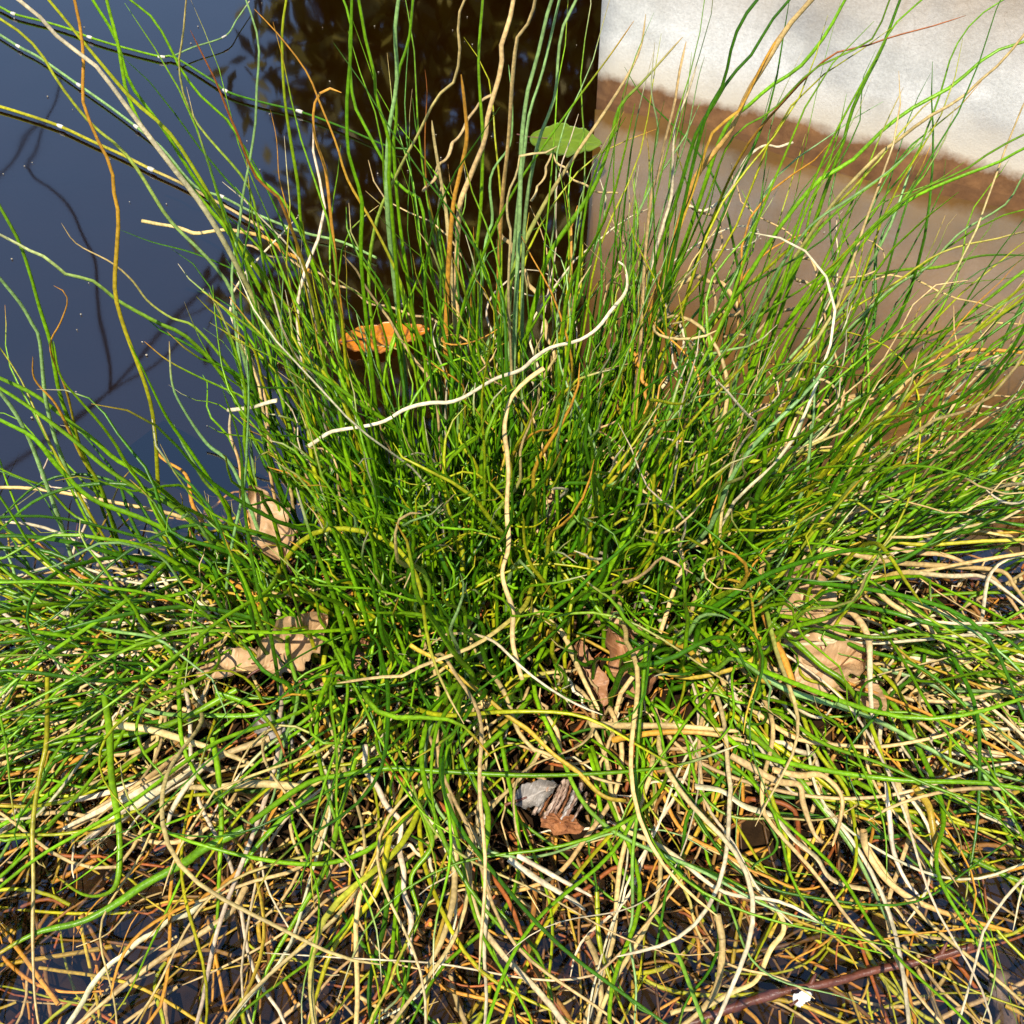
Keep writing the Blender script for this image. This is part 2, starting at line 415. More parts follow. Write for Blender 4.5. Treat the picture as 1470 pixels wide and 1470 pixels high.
# bare twigs of a neighbouring bough, seen only as dark lines in the sky's mirror image
bough = tree; bo = to
b_main = [mirrored(430, 300, 3.2), mirrored(335, 375, 3.1), mirrored(250, 450, 3.0), mirrored(150, 555, 2.9), mirrored(75, 625, 2.9), mirrored(0, 690, 2.8), mirrored(-90, 770, 2.8)]
b_main = [np.array([1.2, 5.2, 1.7]), np.array([0.3, 4.6, 1.9])] + b_main
tube_part('dead_bough', b_main, 0.012, 0.005, M_BARKTREE, bough, 6, 30, bo)
tube_part('twig', [mirrored(260, 480, 3.0), mirrored(215, 522, 2.95), mirrored(130, 570, 2.9), mirrored(60, 640, 2.85)], 0.006, 0.003, M_BARKTREE, bough, 5, 20, bo)
tube_part('twig', [mirrored(430, 400, 3.1), mirrored(330, 425, 3.1), mirrored(285, 445, 3.05), mirrored(240, 460, 3.0)], 0.006, 0.003, M_BARKTREE, bough, 5, 20, bo)
tube_part('twig', [mirrored(150, 560, 2.9), mirrored(142, 470, 2.9), mirrored(132, 380, 2.9), mirrored(105, 310, 2.9), mirrored(70, 270, 2.9), mirrored(40, 243, 2.9), mirrored(60, 205, 2.9), mirrored(90, 110, 2.9)], 0.006, 0.0035, M_BARKTREE, bough, 5, 40, bo)
tube_part('twig', [mirrored(62, 182, 2.9), mirrored(40, 205, 2.9), mirrored(20, 240, 2.9), mirrored(-4, 265, 2.9), mirrored(-40, 300, 2.9)], 0.0055, 0.003, M_BARKTREE, bough, 5, 20, bo)

# ------------------------------------------------------------------ the tussock
tuss = tag(empty('grass_tussock', (float(MC[0]), float(MC[1]), 0.0)), 'shaggy green rush tussock with a straw mat growing in the pond', 'grass tussock')
TO = np.array(tuss.location)
# root mound
nu, nv = 60, 26; V = []; F = []
for j in range(nv):
    for i in range(nu):
        a = i / nu * 2 * math.pi; r = (j / (nv - 1)) * 1.35
        x = MC[0] + MR[0] * r * math.cos(a); y = MC[1] + MR[1] * (1.22 if math.sin(a) < 0 else 1) * r * math.sin(a)
        z = 0.050 * (1 - r * r) - 0.026 + 0.006 * math.sin(60 * x + 9 * y) * math.sin(55 * y + 8 * x) * (r < 1.2)
        V.append((x - TO[0], y - TO[1], z))
for j in range(nv - 1):
    for i in range(nu):
        i2 = (i + 1) % nu; F.append((j * nu + i, j * nu + i2, (j + 1) * nu + i2, (j + 1) * nu + i))
mesh_obj('root_mound', V, F, M_SOIL, tuss)

COLS = {'g': (.175, .36, .004), 'G': (.055, .17, .003), 'y': (.41, .41, .010), 'b': (.26, .42, .125), 's': (.60, .41, .16),
        'w': (.70, .57, .35), 'o': (.62, .28, .03), 'r': (.36, .10, .02), 'Y': (.52, .34, .03), 'd': (.11, .050, .010), 'D': (.27, .125, .026)}
def shade(code, M):
    """colour along a stem from root (t=0) to tip"""
    t = np.linspace(0, 1, M)[:, None]
    c = np.array(COLS[code[0]], dtype=float) * rng.uniform(.82, 1.18) * rng.uniform(.94, 1.06, 3)
    C = np.repeat(c[None], M, axis=0) * (1 + .16 * np.sin(t * rng.uniform(4, 14) + rng.uniform(0, 6)))
    if len(code) > 1:
        c2 = np.array(COLS[code[1]], dtype=float); k = rng.uniform(.45, .7)
        w = 1 / (1 + np.exp(-(t - k) * 14)); C = C * (1 - w) + c2 * w
    elif code[0] in 'gGyb' and rng.random() < .5:
        w = np.clip((t - .86) / .14, 0, 1); C = C * (1 - w) + np.array(COLS[random.choice('soYw')]) * w
    return C

STEMS = []     # (P (M,3), rad (M), C (M,3), flat, dry)
def add_stem(pts, r, code, dry, M=44, flat=1.0, blunt=False, tipfine=0.25):
    P = catmull(pts, M)
    t = np.linspace(0, 1, M)
    rad = r * (np.ones(M) if blunt else 1 - (1 - tipfine) * t ** 2.2)
    rad = rad * (1 + 0.06 * np.sin(t * rng.uniform(15, 40) + rng.uniform(0, 6)))
    rad[-1] *= 0.35
    STEMS.append((P, rad, shade(code, M), flat, dry))

# traced upright stems: photograph pixels from tip to root, colour code, radius in mm
UP = [
 ('g', 2.1, [(133,0),(167,57),(187,120),(233,183),(277,253),(333,333),(417,450),(480,560)]),
 ('g', 1.9, [(153,0),(170,67),(182,133),(207,187),(240,227),(300,300),(337,347),(400,470),(455,600)]),
 ('yw', 1.9, [(27,0),(60,27),(90,60),(133,90),(163,127),(187,160),(240,230),(300,310),(360,420),(430,560)]),
 ('gy', 1.6, [(70,0),(117,57),(150,97),(190,143),(240,187),(277,240),(330,330),(400,440),(460,580)]),
 ('by', 1.4, [(0,27),(37,53),(63,83),(87,123),(130,177),(173,213),(200,247),(220,280),(247,320),(300,373),(333,420),(345,490),(380,640)]),
 ('yo', 1.5, [(107,0),(117,50),(120,100),(118,133),(123,160),(143,207),(160,240),(163,273),(170,310),(167,367),(165,417),(177,467),(213,567),(223,630),(227,697),(233,760)]),
 ('g', 1.5, [(187,0),(220,27),(240,60),(260,100),(290,140),(327,173),(350,213),(370,253),(410,293),(450,380),(490,520),(510,640)]),
 ('gs', 1.2, [(267,3),(263,50),(257,87),(263,133),(283,177),(310,210),(350,257),(367,300),(385,420),(420,560)]),
 ('gr', 1.3, [(273,43),(293,83),(310,117),(327,160),(343,197),(360,240),(377,267),(403,290),(450,430),(480,600)]),
 ('b', 1.5, [(353,0),(367,40),(372,77),(368,133),(367,173),(358,233),(348,283),(343,327),(333,387),(335,440),(340,487),(355,600),(370,720)]),
 ('go', 1.2, [(365,13),(400,50),(440,103),(460,150),(483,207),(500,260),(540,330),(580,420),(620,560)]),
 ('gy', 1.4, [(411,0),(405,50),(408,133),(417,200),(428,267),(433,327),(450,387),(480,480),(520,620)]),
 ('oo', 1.5, [(490,133),(473,127),(457,137),(450,160),(452,197),(467,243),(473,293),(480,360),(490,450),(510,600)]),
 ('go', 1.2, [(388,157),(397,200),(400,250),(405,273),(420,330),(440,420),(470,560)]),
 ('gs', 1.5, [(88,320),(110,350),(160,377),(190,403),(213,433),(247,457),(280,470),(330,530),(380,620)]),
 ('gw', 1.8, [(0,337),(43,360),(70,372),(93,393),(133,403),(167,430),(207,453),(240,470),(267,483),(320,540),(370,640)]),
 ('g', 1.7, [(0,297),(27,347),(43,393),(57,443),(72,490),(77,520),(87,570),(110,630),(150,720)]),
 ('b', 1.5, [(0,400),(30,437),(47,467),(57,490),(67,580),(90,660),(137,760)]),
 ('go', 1.1, [(77,410),(90,417),(97,433),(87,463),(72,500),(95,560),(115,640),(150,740)]),
 ('gG', 1.3, [(173,330),(217,347),(267,360),(313,377),(360,403),(420,470),(470,580)]),
 ('g', 1.5, [(505,0),(503,83),(498,150),(500,217),(510,253),(520,293),(518,360),(525,450),(545,620)]),
 ('g', 1.5, [(493,0),(503,27),(502,67),(507,143),(527,187),(550,230),(573,267),(603,287),(610,333),(620,390),(640,500),(650,640)]),
 ('g', 1.6, [(515,0),(527,67),(537,100),(540,140),(553,180),(560,213),(558,253),(562,300),(570,400),(580,560)]),
 ('b', 1.8, [(572,0),(567,43),(570,107),(565,150),(558,187),(555,267),(560,350),(575,480),(590,620)]),
 ('g', 1.4, [(593,0),(587,57),(573,100),(568,140),(570,173),(565,207),(575,330),(600,500),(610,620)]),
 ('gr', 1.2, [(610,100),(613,133),(610,200),(613,273),(627,340),(640,440),(650,580)]),
 ('gs', 1.7, [(667,0),(657,27),(660,67),(657,100),(650,120),(627,140),(600,193),(573,243),(540,320),(530,420),(550,560)]),
 ('o', 2.0, [(662,107),(667,150),(670,200),(660,250),(650,300),(643,400),(640,520),(650,620)]),
 ('s', 2.0, [(620,173),(623,200),(633,260),(640,300),(650,420),(660,560)]),
 ('g', 1.7, [(693,0),(687,83),(690,150),(693,200),(690,300),(680,420),(690,600)]),
 ('s', 2.0, [(737,0),(730,37),(720,57),(720,93),(710,133),(700,167),(697,200),(690,217),(663,283),(660,293),(655,400),(660,520)]),
 ('os', 1.8, [(768,0),(763,27),(743,53),(738,90),(735,120),(730,200),(720,300),(715,430),(720,560)]),
 ('b', 1.9, [(792,0),(783,30),(775,67),(767,97),(757,133),(750,187),(748,220),(745,330),(740,450),(735,600)]),
 ('b', 2.0, [(827,0),(807,43),(800,97),(798,133),(783,177),(772,207),(755,300),(750,420),(750,600)]),
 ('b', 1.5, [(803,0),(790,57),(777,110),(760,163),(753,217),(740,330),(730,480),(735,620)]),
 ('b', 1.6, [(730,93),(735,143),(735,190),(730,213),(710,240),(703,267),(707,317),(697,350),(690,450),(690,600)]),
 ('g', 1.5, [(910,30),(873,83),(823,150),(780,210),(740,270),(700,350),(660,460),(650,600)]),
 ('gs', 1.9, [(927,20),(920,67),(900,110),(860,173),(830,217),(783,290),(740,380),(720,480),(715,640)]),
 ('g', 2.1, [(980,53),(923,117),(890,153),(877,200),(857,260),(833,300),(790,363),(773,417),(750,520),(745,660)]),
 ('s', 1.5, [(800,210),(780,220),(747,223),(743,247),(730,277),(728,310),(733,333),(730,420),(735,560)]),
 ('G', 1.7, [(1087,0),(1063,33),(1048,77),(1040,117),(1023,147),(1007,187),(985,280),(960,400),(930,560),(910,660)]),
 ('gG', 1.5, [(1127,7),(1103,37),(1080,77),(1047,113),(1017,163),(1000,190),(970,290),(930,420),(900,600)]),
 ('os', 2.0, [(1165,0),(1130,40),(1100,90),(1073,133),(1047,190),(1003,247),(987,283),(950,400),(900,560)]),
 ('Yo', 1.5, [(1153,10),(1113,60),(1087,107),(1060,160),(1023,190),(1000,260),(960,380),(920,560)]),
 ('g', 1.8, [(1213,0),(1193,37),(1180,57),(1147,97),(1107,123),(1080,147),(1040,187),(1000,300),(950,450),(920,600)]),
 ('g', 1.5, [(1277,0),(1263,37),(1247,60),(1207,80),(1167,100),(1133,133),(1107,160),(1050,200),(1010,300),(960,430),(930,600)]),
 ('gG', 1.7, [(1292,0),(1267,67),(1240,120),(1220,167),(1213,197),(1187,267),(1167,327),(1130,420),(1090,540),(1040,660)]),
 ('g', 1.5, [(1323,0),(1280,40),(1263,73),(1230,133),(1200,190),(1160,280),(1120,390),(1060,540),(1020,660)]),
 ('gr', 1.3, [(1387,22),(1340,37),(1280,53),(1240,67),(1193,80),(1130,140),(1060,230),(1000,380),(950,560)]),
 ('g', 1.6, [(1440,0),(1413,17),(1387,43),(1367,77),(1357,110),(1347,143),(1330,187),(1313,227),(1267,287),(1200,390),(1120,520),(1060,640)]),
 ('gs', 1.7, [(1470,50),(1440,87),(1410,113),(1377,143),(1330,170),(1287,203),(1257,227),(1190,300),(1110,420),(1040,560),(1000,680)]),
 ('g', 1.7, [(1470,60),(1423,77),(1383,110),(1357,130),(1313,153),(1267,187),(1220,233),(1167,267),(1090,370),(1020,500),(980,640)]),
 ('g', 1.1, [(1297,125),(1280,160),(1263,197),(1240,253),(1200,340),(1140,470),(1080,600)]),
 ('g', 1.5, [(1470,193),(1420,220),(1380,247),(1340,263),(1280,300),(1213,367),(1150,450),(1080,560),(1040,680)]),
 ('g', 1.4, [(1470,213),(1433,233),(1380,253),(1313,283),(1250,330),(1180,400),(1110,500),(1050,640)]),
 ('b', 1.2, [(1470,250),(1447,290),(1413,313),(1380,333),(1350,363),(1333,383),(1270,423),(1180,520),(1120,640)]),
 ('ys', 1.8, [(1470,333),(1430,343),(1380,353),(1337,370),(1280,410),(1210,453),(1130,530),(1070,660)]),
 ('b', 1.7, [(1340,190),(1310,215),(1270,250),(1220,285),(1180,310),(1150,340),(1100,420),(1050,560)]),
 ('g', 1.9, [(1320,200),(1285,240),(1245,270),(1200,305),(1160,350),(1110,440),(1060,580)]),
 ('g', 1.5, [(1385,232),(1340,262),(1270,290),(1225,330),(1180,390),(1120,480),(1060,620)]),
 ('yo', 1.6, [(1188,310),(1170,330),(1130,345),(1090,372),(1050,430),(1000,560)]),
 ('b', 1.3, [(1012,80),(1003,110),(995,150),(985,200),(965,260),(940,350),(920,480),(910,620)]),
 ('s', 1.9, [(985,60),(975,105),(968,150),(955,200),(945,250),(935,280),(925,380),(915,540)]),
 ('w', 1.5, [(1000,95),(985,140),(970,175),(966,220),(964,280),(950,330),(930,420)]),
 ('b', 1.3, [(940,60),(935,130),(945,190),(932,250),(938,300),(920,400),(900,540)]),
 ('g', 1.7, [(0,543),(50,567),(93,600),(133,630),(167,660),(217,690),(300,770)]),
 ('g', 2.0, [(0,557),(50,590),(100,627),(150,670),(200,703),(253,730),(300,773),(333,797),(400,880)]),
 ('g', 2.0, [(0,603),(50,630),(83,670),(133,717),(200,743),(250,773),(350,880)]),
 ('b', 1.7, [(0,563),(20,590),(37,620),(50,650),(65,690),(90,760),(110,820)]),
 ('g', 1.6, [(77,490),(87,540),(113,573),(143,607),(167,640),(180,663),(230,740),(270,830)]),
 ('g', 1.5, [(207,490),(240,517),(283,540),(320,557),(360,580),(430,660),(480,760)]),
 ('b', 1.5, [(243,490),(247,550),(263,587),(297,637),(333,670),(370,760),(390,840)]),
 ('g', 1.4, [(185,490),(210,540),(240,600),(275,650),(320,720),(350,800)]),
 ('g', 1.5, [(0,713),(20,743),(43,780),(80,817),(127,850),(167,877),(220,930)]),
 ('go', 1.5, [(47,512),(50,545),(80,580),(100,620),(120,660),(145,700),(170,780)]),
 ('G', 1.8, [(320,560),(345,640),(350,720),(365,820),(390,920),(405,1010)]),
 ('g', 1.9, [(425,700),(450,780),(480,860),(500,940),(510,1010)]),
 ('g', 1.5, [(300,420),(330,480),(352,560),(352,640),(370,720),(385,800)]),
 ('b', 1.4, [(352,490),(357,560),(355,630),(350,700),(330,800),(325,880)]),
]
for code, r, pts in UP:
    pts = pts[::-1]
    k = float(rng.uniform(-0.12, 0.22))
    z0 = 0.04
    root = at_z(*pts[0], z0)
    y0 = float(np.clip(root[1], 0.30, 0.60 - 0.1 * rng.random()))
    w = [at_lean(px, py, y0 - k * z0, k) for px, py in pts]
    if w[0][2] > z0 + .01:
        q = w[0] + (w[0] - w[1]) * 0.6; w = [np.array([q[0] * .93, y0, 0.015])] + w
    else:
        w = [w[0] - np.array([0, 0, .03])] + w
    # carry the stems that leave the frame on to a free tip
    if min(pts[-1][0], pts[-1][1], 1470 - pts[-1][0]) < 12:
        d = w[-1] - w[-2]; d /= np.linalg.norm(d)
        w.append(w[-1] + d * .05 + np.array([0, 0, -.004])); w.append(w[-1] + d * .05 + np.array([0, 0, -.012]))
    dry = code[0] in 'swor'
    add_stem(w, r * 1e-3 * 0.92, code, dry, 48, rng.uniform(.45, 1.0), tipfine=0.45 if dry else .25)

# traced lying stems: from root to free end, heights above water at both ends (m)
LY = [
 ('gG', 1.6, .06, .05, [(1180,420),(1280,390),(1350,383),(1410,367),(1490,367)]),
 ('Ys', 1.7, .06, .05, [(1180,530),(1280,483),(1343,477),(1373,467),(1413,463),(1490,467)]),
 ('so', 1.8, .06, .06, [(1100,600),(1220,570),(1280,553),(1353,527),(1413,510),(1490,494)]),
 ('s', 1.7, .07, .05, [(1040,590),(1093,582),(1147,577),(1197,575),(1270,572),(1313,568),(1363,565),(1430,568),(1490,573)]),
 ('g', 1.8, .05, .06, [(1110,740),(1150,680),(1213,607),(1240,590),(1273,577),(1313,577),(1347,590),(1373,605),(1417,595),(1447,595),(1490,606)]),
 ('b', 1.4, .05, .05, [(1200,740),(1280,680),(1347,633),(1380,620),(1430,615),(1490,617)]),
 ('yb', 1.6, .08, .06, [(940,610),(980,607),(1030,603),(1087,590),(1130,588),(1167,600),(1197,613),(1230,630),(1263,647),(1300,653),(1353,653)]),
 ('ys', 1.8, .06, .05, [(980,683),(1013,680),(1047,660),(1097,663),(1140,653),(1180,648),(1230,645),(1313,643),(1363,650),(1413,650),(1490,653)]),
 ('s', 2.4, .06, .05, [(950,800),(980,787),(1030,773),(1090,757),(1147,747),(1213,737),(1280,717),(1330,703),(1373,695),(1423,707),(1490,706)]),
 ('gb', 2.4, .05, .05, [(1060,830),(1097,777),(1130,753),(1167,727),(1213,712),(1263,707),(1347,708),(1413,723),(1490,719)]),
 ('s', 2.4, .06, .04, [(1153,787),(1213,793),(1280,807),(1363,813),(1437,820),(1457,843),(1490,885)]),
 ('Yw', 2.0, .06, .04, [(1190,885),(1227,860),(1263,833),(1297,822),(1363,827),(1407,827),(1437,843),(1490,885)]),
 ('s', 1.7, .05, .03, [(1170,735),(1213,757),(1263,780),(1313,793),(1357,797),(1403,817),(1433,837),(1480,905)]),
 ('s', 1.8, .06, .03, [(1153,800),(1200,827),(1247,840),(1280,867),(1327,897),(1363,933),(1413,980),(1470,1060)]),
 ('sw', 2.1, .06, .06, [(1140,870),(1167,867),(1207,870),(1233,890),(1247,920),(1249,980),(1252,1030)]),
 ('os', 2.0, .07, .07, [(1140,985),(1123,940),(1103,900),(1092,857),(1093,817),(1103,800),(1127,770),(1133,753),(1123,737)]),
 ('gy', 2.3, .07, .05, [(1107,893),(1147,927),(1180,957),(1213,980),(1245,1030),(1270,1100),(1280,1160)]),
 ('g', 1.8, .07, .06, [(980,707),(1003,720),(1013,743),(1033,790),(1037,820),(1030,843),(1000,867)]),
 ('g', 1.7, .07, .08, [(777,827),(797,847),(830,860),(863,860),(887,855),(903,877),(927,897),(960,910)]),
 ('Ys', 1.6, .08, .09, [(797,817),(810,800),(833,795),(857,807),(873,840)]),
 ('gy', 2.0, .06, .07, [(607,903),(663,857),(723,807),(777,773),(803,750)]),
 ('s', 1.8, .07, .05, [(760,873),(790,893),(810,913),(823,943),(840,980),(860,1020)]),
 ('g', 1.9, .05, .03, [(340,990),(280,1023),(233,1043),(167,1057),(100,1063),(50,1073),(-20,1090)]),
 ('sw', 2.2, .05, .03, [(387,1060),(330,1080),(293,1100),(267,1130),(247,1163),(240,1187)]),
 ('s', 1.9, .03, .012, [(353,1273),(333,1307),(293,1337),(253,1360),(207,1393),(160,1430),(100,1480)]),
 ('g', 2.3, .05, .02, [(350,1190),(290,1220),(267,1237),(207,1270),(167,1297),(117,1323),(50,1340),(-20,1380)]),
 ('g', 2.0, .06, .02, [(150,1000),(157,1047),(160,1113),(170,1180),(172,1230),(167,1270),(147,1285),(117,1283),(80,1257)]),
 ('ys', 1.6, .07, .01, [(68,970),(67,1063),(57,1113),(47,1187),(48,1263),(47,1347),(50,1430),(57,1480)]),
 ('g', 2.0, .05, .03, [(305,1060),(313,1107),(318,1180),(315,1247),(312,1313),(307,1340)]),
 ('gr', 2.1, .06, .05, [(310,995),(347,1007),(373,1023),(397,1053),(413,1097)]),
 ('s', 2.2, .05, .04, [(160,1040),(213,1047),(267,1063),(320,1080),(367,1100)]),
 ('g', 2.1, .07, .06, [(360,1180),(440,1125),(490,1113),(557,1103),(623,1107),(740,1113),(823,1112),(907,1107),(980,1097),(1060,1070)]),
 ('gb', 1.6, .09, .02, [(930,900),(923,980),(917,1047),(913,1113),(915,1163),(908,1230),(908,1313),(903,1347),(913,1413),(910,1480)]),
 ('s', 2.0, .05, .04, [(643,1140),(653,1197),(653,1247),(650,1297),(633,1353),(613,1390)]),
 ('g', 1.8, .05, .03, [(660,1085),(673,1110),(697,1153),(700,1193),(693,1240),(697,1297),(693,1363),(687,1413)]),
 ('g', 1.8, .04, .02, [(703,1297),(747,1337),(773,1373),(790,1423),(797,1467)]),
 ('w', 2.0, .05, .04, [(730,1233),(773,1263),(823,1293),(840,1307)]),
 ('w', 1.9, .05, .04, [(743,1228),(800,1260),(850,1287)]),
 ('y', 1.8, .04, .02, [(857,1280),(860,1347),(873,1397),(890,1440),(903,1470)]),
 ('s', 1.9, .03, .01, [(843,1347),(857,1380),(863,1430),(857,1480)]),
 ('s', 1.9, .03, .01, [(1030,1313),(1037,1357),(1030,1413),(1010,1447),(970,1480)]),
 ('so', 1.8, .05, .01, [(1240,1193),(1243,1217),(1267,1257),(1303,1287),(1347,1307),(1397,1323),(1453,1337)]),
 ('w', 1.8, .05, .02, [(1273,1123),(1277,1173),(1283,1223),(1300,1263),(1320,1287)]),
 ('s', 1.8, .05, .02, [(1287,1120),(1300,1163),(1313,1213),(1333,1253)]),
 ('Yo', 2.0, .05, .02, [(1313,1130),(1333,1157),(1340,1193),(1350,1233),(1370,1260),(1397,1260),(1490,1240)]),
 ('gb', 1.7, .06, .02, [(1060,1040),(1093,1067),(1140,1110),(1180,1160),(1220,1213),(1247,1263),(1277,1330)]),
 ('b', 1.9, .06, .04, [(1200,1010),(1270,1040),(1330,1073),(1380,1097),(1490,1128)]),
 ('g', 1.9, .05, .03, [(940,1225),(980,1240),(1030,1257),(1080,1283),(1113,1310)]),
 ('s', 2.0, .06, .04, [(1050,1085),(1113,1120),(1147,1127),(1153,1153),(1167,1193),(1180,1210)]),
 ('s', 1.9, .06, .04, [(1110,1105),(1147,1113),(1180,1113),(1207,1140),(1207,1173),(1195,1215)]),
 ('s', 2.0, .06, .05, [(850,1040),(900,1042),(960,1042),(1000,1045),(1060,1050)]),
 ('os', 1.9, .06, .05, [(880,1062),(940,1052),(1010,1052),(1090,1068)]),
 ('b', 1.9, .07, .05, [(1080,960),(1130,990),(1190,1010),(1250,1030),(1330,1070)]),
 ('Yw', 1.8, .07, .06, [(1080,975),(1120,985),(1150,1020),(1180,1030),(1195,1015)]),
 ('Yg', 1.8, .07, .04, [(950,920),(985,930),(1010,960),(1040,1000),(1080,1040),(1120,1090)]),
 ('s', 2.2, .05, .04, [(430,1130),(370,1125),(310,1130),(250,1130)]),
 ('gw', 1.7, .05, .03, [(480,1000),(430,1040),(380,1075),(330,1130),(300,1180)]),
 ('g', 1.7, .05, .02, [(450,1130),(400,1180),(350,1240),(320,1310),(300,1360)]),
 ('g', 1.9, .06, .02, [(510,1090),(490,1160),(470,1240),(430,1310),(380,1400),(360,1480)]),
 ('y', 1.8, .05, .02, [(560,1200),(540,1280),(500,1330),(470,1380),(440,1480)]),
 ('g', 1.7, .05, .02, [(600,1150),(620,1210),(590,1260),(600,1320),(570,1390),(600,1450)]),
]
for code, r, za, zb, pts in LY:
    n = len(pts); ph = rng.uniform(0, 6.28)
    w = []
    for i, (px, py) in enumerate(pts):
        t = i / (n - 1); z = .022 + za * (1 - t) + zb * t + 0.004 * math.sin(ph + 5 * t)
        p = at_z(px, py, z); z = max(z, float(mound(p[0], p[1])) + .012); w.append(at_z(px, py, z))
    dry = code[0] in 'swor'
    add_stem(w, r * 1e-3 * 0.95, code, dry, 46, rng.uniform(.55, 1.0), tipfine=0.5 if dry else .35)

# grown filler stems
def grow(n, root, az, tilt0, tilt1, L, p=1.5, wander=.35, M=16, lift=0.006, wig=0.0, sink=None, wob=.35, curl=None):
    s = np.linspace(0, 1, M)[None]
    az0 = az[:, None]
    A = az0 + wander * rng.normal(size=(n, 1)) * s + wander * rng.uniform(.2, 1, (n, 1)) * np.sin(2 * np.pi * (rng.uniform(.4, 1.3, (n, 1)) * s + rng.random((n, 1))))
    A = A + wob * wander * np.sin(2 * np.pi * (rng.uniform(1.6, 3.2, (n, 1)) * s + rng.random((n, 1))))
    if curl is not None: A = A + curl[:, None] * s ** 3
    tl = tilt0[:, None] + (tilt1 - tilt0)[:, None] * s ** p + wig * np.sin(2 * np.pi * (rng.uniform(.8, 2.2, (n, 1)) * s + rng.random((n, 1))))
    D = np.stack([np.sin(tl) * np.cos(A), np.sin(tl) * np.sin(A), np.cos(tl)], axis=2)
    P = root[:, None] + np.cumsum(D, axis=1) * (L[:, None, None] / M)
    fl = np.maximum(mound(P[..., 0], P[..., 1]), -0.02 if sink is None else sink) + lift + rng.uniform(0, .022, (n, 1))
    z = P[..., 2]; k = 0.012
    P[..., 2] = np.where(s > 0.02, fl + k * np.logaddexp(0, (z - fl) / k), z)
    return P
FILL = []
def fill(P, r, codes, weights, dry, flat=(.4, 1.0), tipfine=.25):
    n, M, _ = P.shape
    for b in range(n):
        code = random.choices(codes, weights)[0]
        s = np.linspace(0, 1, M)[:, None]
        P[b] += .0016 * s * np.sin(2 * np.pi * (rng.uniform(1.5, 4, (1, 3)) * s + rng.random((1, 3))))
        if rng.random() < (.45 if dry else .10) and M > 9:                    # a snapped or kinked stem
            k = rng.integers(M // 3, M - 3); an = rng.uniform(.2, .8) * random.choice((-1, 1))
            c_, s_ = math.cos(an), math.sin(an); d = P[b, k:] - P[b, k]
            P[b, k:, 0] = P[b, k, 0] + c_ * d[:, 0] - s_ * d[:, 1]; P[b, k:, 1] = P[b, k, 1] + s_ * d[:, 0] + c_ * d[:, 1]
        t = np.linspace(0, 1, M); tf = tipfine if not dry else .5
        rad = r[b] * (1 - (1 - tf) * t ** 2.2); rad[-1] *= .4
        FILL.append((P[b], rad, shade(code, M), rng.uniform(*flat), dry))
def roots(n, cx, cy, sx, sy, x0=-.6, x1=.6):
    a = rng.uniform(0, 2 * np.pi, n); q = np.sqrt(rng.random(n))
    x = cx + sx * q * np.cos(a); y = cy + sy * q * np.sin(a)
    return np.stack([x, y, mound(x, y) - .005], axis=1)
GC, GW = ['g', 'G', 'y', 'b', 'gy', 'gs', 'gb', 'go'], [50, 34, 9, 5, 6, 3, 4, 2]
SC, SW = ['s', 'w', 'Y', 'o', 'so', 'ys', 'sw'], [42, 24, 7, 4, 4, 8, 12]

# 1 upright sheaf over the core, fanning out from its centre
def sheaf(n, cx, cy, sx, sy, Lr, t1r, codes, wts, dry, rr_=(1.0, 1.75), bias=(0, 0), spread=1.0, t0=(.02, .3), wander=.55):
    rt = roots(n, cx, cy, sx, sy)
    dx = (rt[:, 0] - cx) / sx * spread + bias[0] + rng.normal(0, .4, n); dy = (rt[:, 1] - cy) / sy * spread + bias[1] + rng.normal(0, .4, n)
    az = np.arctan2(dy, dx); m = np.clip(np.hypot(dx, dy), 0, 1.3)
    P = grow(n, rt, az, rng.uniform(*t0, n) * (.3 + m), rng.uniform(*t1r, n) * (.35 + .65 * m), rng.uniform(*Lr, n), wig=.26, wander=wander)
    fill(P, rng.uniform(*rr_, n) * 1e-3, codes, wts, dry)
sheaf(290, .00, .48, .18, .085, (.10, .25), (.3, 1.2), GC, GW, False, rr_=(1.0, 1.75), bias=(.05, .2), wander=.75)
sheaf(190, .04, .49, .20, .08, (.20, .36), (.2, .9), GC, GW, False, rr_=(.75, 1.3), bias=(.3, .35), wander=.4)
sheaf(330, .00, .42, .18, .085, (.09, .22), (.3, 1.5), GC, GW, False, rr_=(1.15, 1.95), wander=1.0)
sheaf(150, .15, .49, .12, .07, (.14, .36), (.5, 1.25), GC, GW, False, rr_=(.8, 1.45), bias=(.8, .4), t0=(.15, .5), wander=.7)
sheaf(230, .0, .45, .15, .085, (.10, .26), (.25, 1.1), GC, [40, 60, 4, 3, 4, 2, 3, 1], False, rr_=(.9, 1.6), wander=.8)
sheaf(120, .12, .51, .15, .06, (.20, .38), (.4, 1.1), GC, GW, False, rr_=(.6, 1.1), bias=(.8, .45), t0=(.1, .4), wander=.5)
sheaf(32, -.20, .43, .09, .06, (.10, .22), (.5, 1.2), GC, GW, False, rr_=(.8, 1.4), bias=(-1.0, .25), t0=(.2, .6))
sheaf(110, .04, .48, .20, .08, (.10, .30), (.3, 1.4), SC, SW, True, rr_=(.7, 1.3), bias=(.2, .3), wander=1.1)
